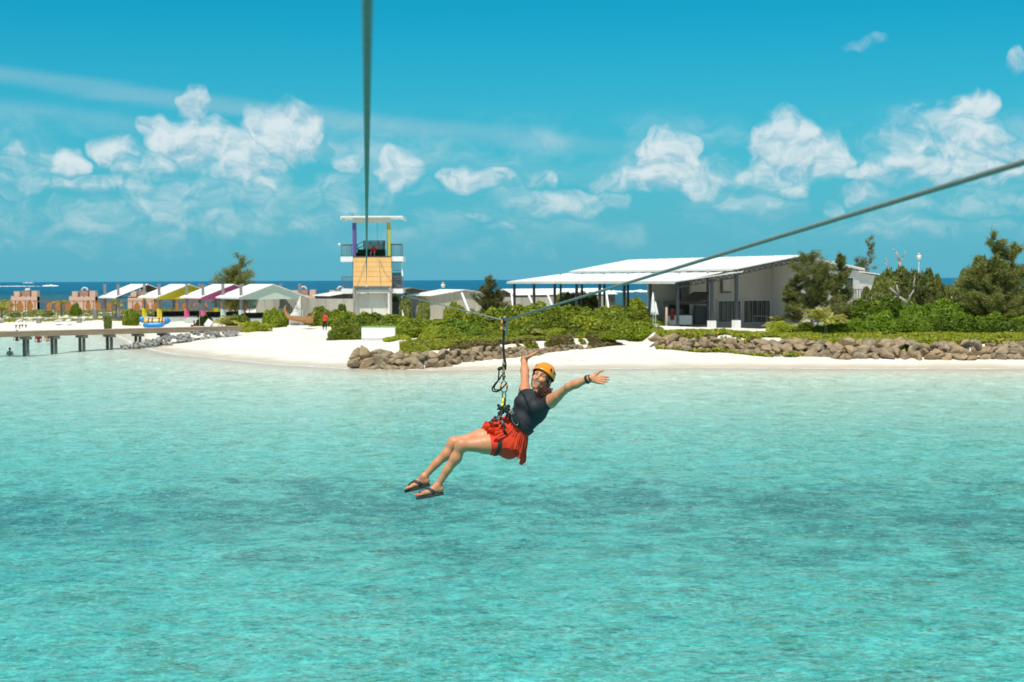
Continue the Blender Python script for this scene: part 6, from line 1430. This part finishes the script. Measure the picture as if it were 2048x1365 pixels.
# ------------------------------------------------------------------ trolley, lanyard, cables
A_T = at(733, 573, TD - .25); PUL = Vector(W(1008, 645.5, 0)); N_C = at(2120, 303, 3.35); CB = .008
cab = empty('zipline_cable', A_T, 'steel zipline cable the rider hangs from, rising to the right frame edge', 'cable')
def caten(a, b, sag, n): return [a.lerp(b, i / n) - Vector((0, 0, sag * 4 * (i / n) * (1 - i / n))) for i in range(n + 1)]
M_CABLE = mat('grey_steel_cable', (.24, .225, .20), .6, .15, 30, metal=.2)
Pc = Vector(W(1008, 641.5, 0)); up2 = N_C + (N_C - Pc).normalized() * 2.5
MB().tube([p - A_T for p in caten(A_T, Pc, .0, 30)], CB, 8).build('far_span', M_CABLE, cab, True); MB().tube([p - A_T for p in [Pc, Pc.lerp(N_C, .5), N_C, up2]], CB, 10).build('near_span', M_CABLE, cab, True)
Q0 = at(735, -120, 1.75); c2 = empty('zipline_cable', A_T, 'second steel zipline cable dropping from the top of the frame to the tower', 'cable')
MB().tube([Vector((0, 0, 0))] + [(Q0 - A_T) * f for f in (.3, .6, .8, .9, .96, 1.0)], CB, 10).build('span', M_CABLE, c2, True); MB().tube([Vector((0, -.1, 0)), Vector((0, .25, 0))], .09, 8).build('anchor', M_WHITE, c2, True)
tr = empty('zipline_trolley', PUL, 'small zipline trolley with orange gated carabiner riding on the cable', 'trolley'); to = np.array(PUL)
def tl(px, py, dz=0): return Vector(W(px, py, dz) - to)
for dx in (-.013, .013):
    poly = [tl(1008 + math.cos(a) * 3.6, 643 + math.sin(a) * 6.0) + Vector((0, dx * 1.4, 0)) for a in np.linspace(0, 6.283, 14, endpoint=False)]; MB().prism(poly, (0, .004, 0)).build('side_plate', M_BLACK, tr)
MB().tube([tl(1008, 639.5) + Vector((0, -.014, 0)), tl(1008, 639.5) + Vector((0, .014, 0))], .017, 14).build('wheel', M_ALU, tr, True)
def carab(name, px0, py0, px1, py1, wd, parent, org, dz=0, r_=.0055, gate=True):
    a = W(px0, py0, dz); b = W(px1, py1, dz); v = nrm(b - a); L = np.linalg.norm(b - a) / 2; u = nrm(np.cross(v, iY)); c = (a + b) / 2 - org; o = oval(name, c, u, v, wd, L, r_, M_ALU, parent, 22)
    if gate: MB().tube([Vector(c - u * wd - v * L * .45), Vector(c - u * wd + v * L * .35)], r_ * 1.6, 8).build('gate', M_ORNG, o, True)
    return o
carab('carabiner', 1009.5, 634.5, 1009.5, 660, .024, tr, to, -.03); carab('carabiner', 1007.5, 644, 1011.5, 671, .020, tr, to, .02)
MB().tube([tl(1003.2, 655, -.03), tl(1003.2, 663, -.03)], .011, 8).build('orange_sleeve', M_ORNG, tr, True)
tw_ = Vector((0, 0, 0))
lan = empty('lanyard', Vector(W(1007, 740, 0)), 'black sling and khaki rope lanyard with carabiners linking trolley and harness', 'lanyard'); lo2 = np.array(lan.location)
def ll(px, py, dz=0): return Vector(W(px, py, dz) - lo2)
ribbon('sling', np.array([W(1008, 657, 0), W(1007, 672, .0), W(1006.3, 690, -.01), W(1007.5, 712, -.02), W(1010.5, 728, -.03), W(1010, 740, -.03)]) - lo2, .019, M_BLACK, lan, side=np.array((.35, -.93, 0.0)), th=.010)
ribbon('sling', np.array([W(1009, 657, .02), W(1008, 676, .02), W(1007.6, 700, .0), W(1008.2, 735, -.02)]) - lo2, .010, M_BLACK, lan, side=np.array((-.3, -.93, 0)), th=.008)
MB().tube([ll(1006.5, 722, -.03), ll(1007, 735, -.035), ll(1007.3, 750, -.04), ll(1007, 764, -.04)], [.008, .012, .013, .009], 8).build('khaki_rope', M_ROPE, lan, True)
for q in ((1008, 728), (1007, 745), (1008.5, 752)): MB().tube([ll(q[0] - 2.2, q[1] - 2, -.05), ll(q[0] + 2.2, q[1] + 2.5, -.05)], .011, 8).build('rope_knot', M_ROPE, lan, True)
pts = [(1009, 757), (1007, 750), (1003, 752), (998, 760), (990, 768), (985, 776), (985, 781), (991, 784), (1000, 781), (1007, 774), (1014, 766)]
def smoothpath(pts, n=6, dz=-.05):
    P = np.array([W(x, y, dz) - lo2 for x, y in pts]); out = []
    for i in range(len(P) - 1):
        p0, p1, p2, p3 = P[max(i - 1, 0)], P[i], P[i + 1], P[min(i + 2, len(P) - 1)]
        for k in range(n): t = k / n; out.append(.5 * ((2 * p1) + (-p0 + p2) * t + (2 * p0 - 5 * p1 + 4 * p2 - p3) * t * t + (-p0 + 3 * p1 - 3 * p2 + p3) * t ** 3))
    out.append(P[-1]); return [Vector(o) for o in out]
MB().tube(smoothpath(pts), .0062, 8).build('dark_cord', M_BLACK, lan, True); MB().tube(smoothpath([(998, 739), (997.5, 752), (996, 762), (990, 771), (988, 777), (992, 780.5), (1003, 778), (1012, 768)], dz=-.065), .0062, 8).build('dark_cord', M_BLACK, lan, True)
MB().tube([ll(995.5, 740.5, -.06), ll(999, 738, -.06), ll(1005, 735.5, -.05)], [.010, .017, .011], 8).build('cord_lock', M_BLACK, lan, True)
carab('carabiner', 1008, 763, 1008, 786, .028, lan, lo2, -.05, .0058); 
MB().tube([ll(1014.2, 769, -.055), ll(1014.2, 777, -.055)], .0085, 8).build('gate_sleeve', M_ORNG, lan, True)
carab('swivel_link', 1008.2, 783, 1008, 800, .015, lan, lo2, -.07, .0058, False); MB().tube([ll(1006, 797, -.09), ll(1006.2, 808, -.11)], .009, 8).build('yellow_strap', M_YTAG, lan, True); MB().tube([ll(1010, 797, -.09), ll(1009, 812, -.11)], .010, 8).build('black_strap', M_BLACK, lan, True); MB().tube([ll(1006, 808, -.13), ll(1003, 813, -.15)], .011, 8).build('yellow_strap', M_YTAG, lan, True)

# ------------------------------------------------------------------ distant people
def figure(name, label, base, sc, J, mats, group=None, h=.022):
    """J: joints in metres relative to base (x right, y away, z up); mats: dict skin, top, legs, hair"""
    pts = np.array([v for v in J.values()]); lo = pts.min(0) - .25; hi = pts.max(0) + .25
    g = lambda k: np.array(J[k], float)
    A = Field(lo, hi, h); A.ell(g('head'), np.eye(3), (.085, .10, .12), .02); A.cone(g('neck'), g('head'), .06, .06, .02); A.ell((g('neck') + g('pel')) / 2 + (g('neck') - g('pel')) * .12, np.eye(3), (.17, .11, np.linalg.norm(g('neck') - g('pel')) * .42), .05); A.ell(g('pel'), np.eye(3), (.16, .12, .13), .05)
    for s in ('l', 'r'):
        A.cone(g('sh' + s), g('el' + s), .055, .042, .04); A.cone(g('el' + s), g('ha' + s), .042, .032, .02); A.ell(g('ha' + s), np.eye(3), (.045, .04, .06), .02)
        if 'kn' + s in J: A.cone(g('hi' + s), g('kn' + s), .085, .06, .04); A.cone(g('kn' + s), g('an' + s), .058, .04, .03); A.cone(g('an' + s), g('an' + s) + np.array((0.03 if s == 'r' else -.03, -.13, -.05)), .04, .035, .02)
    me, V, F = A.mesh(name); o = link(name, me, mats['skin']); o.location = base; o.scale = (sc,) * 3; tag(o, label, 'person', group)
    T_ = A.copy(); T_.f -= .018; T_.plane(g('neck') + np.array((0, 0, .02)), (0, 0, 1)); T_.plane(g('pel') + np.array((0, 0, -.03)), (0, 0, -1))
    for s in ('l', 'r'): T_.cone(g('el' + s), g('ha' + s), .075, .08, .01, 'sub')
    m2, _, _ = T_.mesh('shirt'); link('shirt', m2, mats['top'], o)
    if 'knl' in J:
        L_ = A.copy(); L_.f -= .014; L_.plane(g('pel') + np.array((0, 0, .04)), (0, 0, 1))
        for s in ('l', 'r'): L_.cone(g('ha' + s), g('el' + s), .09, .08, .01, 'sub'); L_.cone(g('an' + s), g('an' + s) + np.array((0, -.15, -.1)), .07, .07, .01, 'sub')
        m3, _, _ = L_.mesh('trousers'); link('trousers', m3, mats['legs'], o)
    Hh = Field(g('head') - .2, g('head') + .2, h * .7); Hh.ell(g('head') + np.array((0, .015, .03)), np.eye(3), (.10, .115, .12), .01); Hh.plane(g('head') + np.array((0, 0, -.01)), (0, -.35, -1)); m4, _, _ = Hh.mesh('hair'); link('helmet' if mats.get('helm') else 'hair', m4, mats['hair'], o); return o
M_SKD = skin_mat('brown_skin', (.20, .10, .06)); M_BLK = mat('black_cloth', (.012, .013, .016), .85, .2, 10); M_RSH = mat('scarlet_shirt', (.72, .035, .02), .75, .08, 5); M_BHAIR = mat('black_hair', (.012, .010, .009), .6); M_BLUEH = mat('blue_helmet', (.01, .22, .42), .3); M_DENIM = mat('blue_denim', (.05, .10, .16), .85, .2, 8); M_DRED = mat('dark_red_shirt', (.22, .02, .025), .85); M_SKM = skin_mat('tanned_skin', (.38, .20, .12))
b = ground(650, 661.5, 0.0); b = at(650, 660.5, 138); b.z = zat(b.x, b.y)
figure('person', 'standing person in scarlet shirt and black trousers on the sand by the boat', b, 1.0, dict(head=(.02, 0, 1.63), neck=(.01, 0, 1.44), pel=(0, 0, .92), shl=(.20, 0, 1.38), shr=(-.18, 0, 1.38), ell=(.30, -.05, 1.12), hal=(.20, -.18, 1.02), elr=(-.30, -.12, 1.42), har=(-.10, -.15, 1.60), hil=(.09, 0, .88), hir=(-.09, 0, .88), knl=(.11, -.02, .48), knr=(-.13, .03, .48), anl=(.13, 0, .07), anr=(-.17, .05, .07)), dict(skin=M_SKD, top=M_RSH, legs=M_BLK, hair=M_BHAIR))
b = at(747.5, 507, TD + 1.5)
figure('person', 'person in red shirt and blue helmet sitting on the tower platform', b, 1.0, dict(head=(0, -.05, .82), neck=(0, -.02, .64), pel=(0, .1, .10), shl=(.19, 0, .56), shr=(-.19, 0, .56), ell=(.27, -.1, .33), hal=(.22, -.28, .18), elr=(-.27, -.1, .33), har=(-.22, -.28, .18), hil=(.10, .05, .08), hir=(-.10, .05, .08), knl=(.12, -.38, .15), knr=(-.26, -.36, .12), anl=(.10, -.45, -.30), anr=(-.28, -.45, -.22)), dict(skin=M_SKD, top=M_RSH, legs=M_DENIM, hair=M_BLUEH, helm=1))
b = at(389, 650.5, 153); b.z = zat(b.x, b.y)
figure('person', 'person in dark clothes sitting on the sand under the dark parasol', b, .95, dict(head=(-.05, 0, .80), neck=(0, .03, .62), pel=(.15, .05, .12), shl=(.05, -.15, .55), shr=(.05, .2, .55), ell=(-.15, -.2, .35), hal=(-.35, -.15, .40), elr=(-.15, .2, .35), har=(-.35, .12, .40), hil=(.12, -.06, .12), hir=(.12, .12, .12), knl=(-.32, -.1, .42), knr=(-.32, .12, .42), anl=(-.42, -.12, .06), anr=(-.45, .12, .06)), dict(skin=M_SKD, top=M_DRED, legs=M_BLK, hair=M_BHAIR))
sw = dict(head=(0, 0, .80), neck=(0, 0, .62), pel=(0, 0, .05), shl=(.19, 0, .55), shr=(-.19, 0, .55), ell=(.27, 0, .28), hal=(.26, -.1, .05), elr=(-.27, 0, .28), har=(-.26, -.1, .05))
for i, (px, py, lab, top) in enumerate([(34, 680.5, 'bather in black top wading behind the jetty, leftmost of three', M_BLK), (77, 683.5, 'bather in dark red top wading behind the jetty', M_DRED), (95, 681.5, 'bare shouldered bather wading by the second pile pair', M_SKM)]):
    b = ground(px, py, 0.0); b.z = -.05; figure('person', lab, b, 1.12, sw, dict(skin=M_SKM if i != 1 else M_SKD, top=top, hair=M_BHAIR), 'bathers behind the jetty')
b = ground(19.5, 700.5, 0); b.z = -.72
figure('person', 'swimmer with only the head above water before the left piles', b, 1.0, sw, dict(skin=M_SKD, top=M_BLK, hair=M_BHAIR), 'bathers behind the jetty')
# flip flops / sign posts on the sand: four short dark stakes
for i, (px, y0, y1) in enumerate(((32, 651, 657), (39, 651, 657.5), (44.5, 650, 655), (51.5, 650.5, 655.5))):
    g = ground(px, y1, .75); h = (y1 - y0) * g.y / FPX; o = MB().tube([(0, 0, -.05), (0, 0, h * .8)], .05, 6).build('short_stake', M_BLK); o.location = g; MB().box((.03, 0, h * .88), (.19, .12, .14)).build('stake_head', M_BLK, o)
    tag(o, ['leftmost of four short dark stakes on the left beach', 'second from left of four short dark stakes on the left beach', 'third from left of four short dark stakes on the left beach', 'rightmost of four short dark stakes on the left beach'][i], 'stake', 'short dark stakes on the beach')

# ------------------------------------------------------------------ banana boat
g0 = ground(312, 656, .85); bb = empty('inflatable_boat', g0, 'blue and orange inflatable banana boat with upturned tail lying on the sand', 'inflatable boat', rz=R(4)); k = g0.y / FPX
M_INB = mat('blue_pvc', (.01, .24, .62), .35, .05); M_INY = mat('orange_pvc', (.80, .42, .03), .35, .05); M_MAR = mat('maroon_pvc', (.16, .02, .02), .45)
X_ = lambda px: (px - 312) * k
MB().tube([(X_(288), -.45, .25), (X_(290), -.45, .28), (X_(300), -.45, .30), (X_(320), -.45, .32), (X_(328), -.45, .36), (X_(330), -.45, .40)], [.10, .24, .27, .27, .22, .05], 12).build('side_tube', M_INB, bb, True)
MB().tube([(X_(290), .55, .28), (X_(300), .55, .30), (X_(322), .55, .32), (X_(330), .55, .40)], [.10, .27, .27, .05], 12).build('side_tube', M_INB, bb, True)
xs = [287, 292, 300, 308, 316, 324, 330]
body = MB().tube([(X_(x), 0.05, .62 + .12 * ((x - 310) / 25) ** 2) for x in xs], [.22, .30, .33, .34, .34, .33, .34], 14).build('main_tube', M_INY, bb, True)
for x in (298, 305.5, 319, 325):
    MB().tube([(X_(x - 1.3), .05, .64), (X_(x + 1.3), .05, .64)], .362, 14).build('seat_band', M_MAR, body, True); MB().tube([(X_(x), -.12, 1.0), (X_(x), .05, 1.06), (X_(x), .2, 1.0)], .03, 6).build('grip', M_BLK, body, True)
MB().tube([(X_(330), .05, .70), (X_(334), .05, .72), (X_(338), .05, .68), (X_(340.5), .05, .62)], [.345, .36, .28, .05], 14).build('nose', M_INB, bb, True); MB().tube([(X_(288), .05, .66), (X_(285), .05, .85), (X_(282), .05, 1.12), (X_(281), .05, 1.2)], [.26, .25, .16, .04], 12).build('tail', M_INB, bb, True); MB().prism([(X_(283), 0, 1.05), (X_(279.5), 0, .82), (X_(281), 0, .6), (X_(283.5), 0, .8)], (0, .05, 0)).build('tail_fin', M_BLK, bb)
# ------------------------------------------------------------------ beach parasol and loungers
g0 = at(399, 650, 154.5); g0.z = zat(g0.x, g0.y); h = at(400, 606.5, 154.5).z - g0.z; pr = empty('beach_parasol', g0, 'open dark grey beach parasol over the seated person', 'parasol')
MB().tube([(0, 0, -.1), (.03, 0, h)], .025, 8).build('pole', M_WHITE, pr, True)
rings = []; NV = 16
for j in range(5):
    f = j / 4; rings += [(.03 + 1.12 * f * math.cos(6.283 * i / NV) * (1 - .03 * (i % 2) * f), 1.12 * f * math.sin(6.283 * i / NV), h - .75 * f ** 1.5 - .04 * (i % 2) * f) for i in range(NV)]
m = MB().add(rings, [(j * NV + i, j * NV + (i + 1) % NV, (j + 1) * NV + (i + 1) % NV, (j + 1) * NV + i) for j in range(4) for i in range(NV)]); can = m.build('canopy', mat('slate_canvas', (.075, .075, .085), .85), pr)
md = can.modifiers.new('t', 'SOLIDIFY'); md.thickness = .02
for i in range(8): MB().bar((.03, 0, h - .05), (.03 + 1.05 * math.cos(6.283 * i / 8), 1.05 * math.sin(6.283 * i / 8), h - .70), .018).build('rib', M_STEEL, can)
def lounger(px, py, D, label, flip=1):
    g0 = at(px, py, D); g0.z = zat(g0.x, g0.y); r_ = empty('sun_lounger', g0, label, 'sun lounger', 'white loungers')
    MB().box((-.25 * flip, 0, .34), (1.3, .62, .07)).build('seat', M_WHITE, r_); MB().bar((.38 * flip, 0, .36), (.85 * flip, 0, 1.0), .62, .07, up=(0, 1, 0)).build('backrest', M_WHITE, r_)
    for x in (-.8, .25):
        for y in (-.26, .26): MB().bar((x * flip, y, .32), ((x - .08) * flip, y, 0), .06).build('leg', M_WHITE, r_)
    MB().bar((.75 * flip, .2, .8), (.60 * flip, .2, .0), .05).build('back_strut', M_WHITE, r_)
lounger(432, 643, 150.5, 'white sun lounger with raised back near the mint pavilion'); lounger(405, 649, 147, 'low flat white lounger right of the parasol')
b_ = at(414, 646.5, 149); b_.z = zat(b_.x, b_.y) + .1; o = MB().tube([(-.14, 0, 0), (-.05, 0, .1), (.06, 0, .11), (.15, 0, .02)], [.03, .12, .12, .03], 8).build('beach_bag', mat('tan_bag', (.4, .22, .05), .8), None, True); o.location = b_; tag(o, 'small tan bag on the sand beside the low lounger', 'bag')
# weathered timber bollards along the upper beach
for i, (px, py, D) in enumerate(((77, 634, 172), (158, 633, 172), (190, 612, 180))):
    g0 = at(px, py, D); g0.z = zat(g0.x, g0.y); o = MB().box((0, 0, .3 + .25 * (i == 2)), (.55, .4, .6 + .9 * (i == 2))).build('concrete_block', M_CONC); o.location = g0; md = o.modifiers.new('b', 'BEVEL'); md.width = .04; tag(o, ['grey concrete block under the leftmost castle', 'grey concrete block left of the bare pavilion', 'tall grey concrete stub beside the bare pavilion post'][i], 'block')
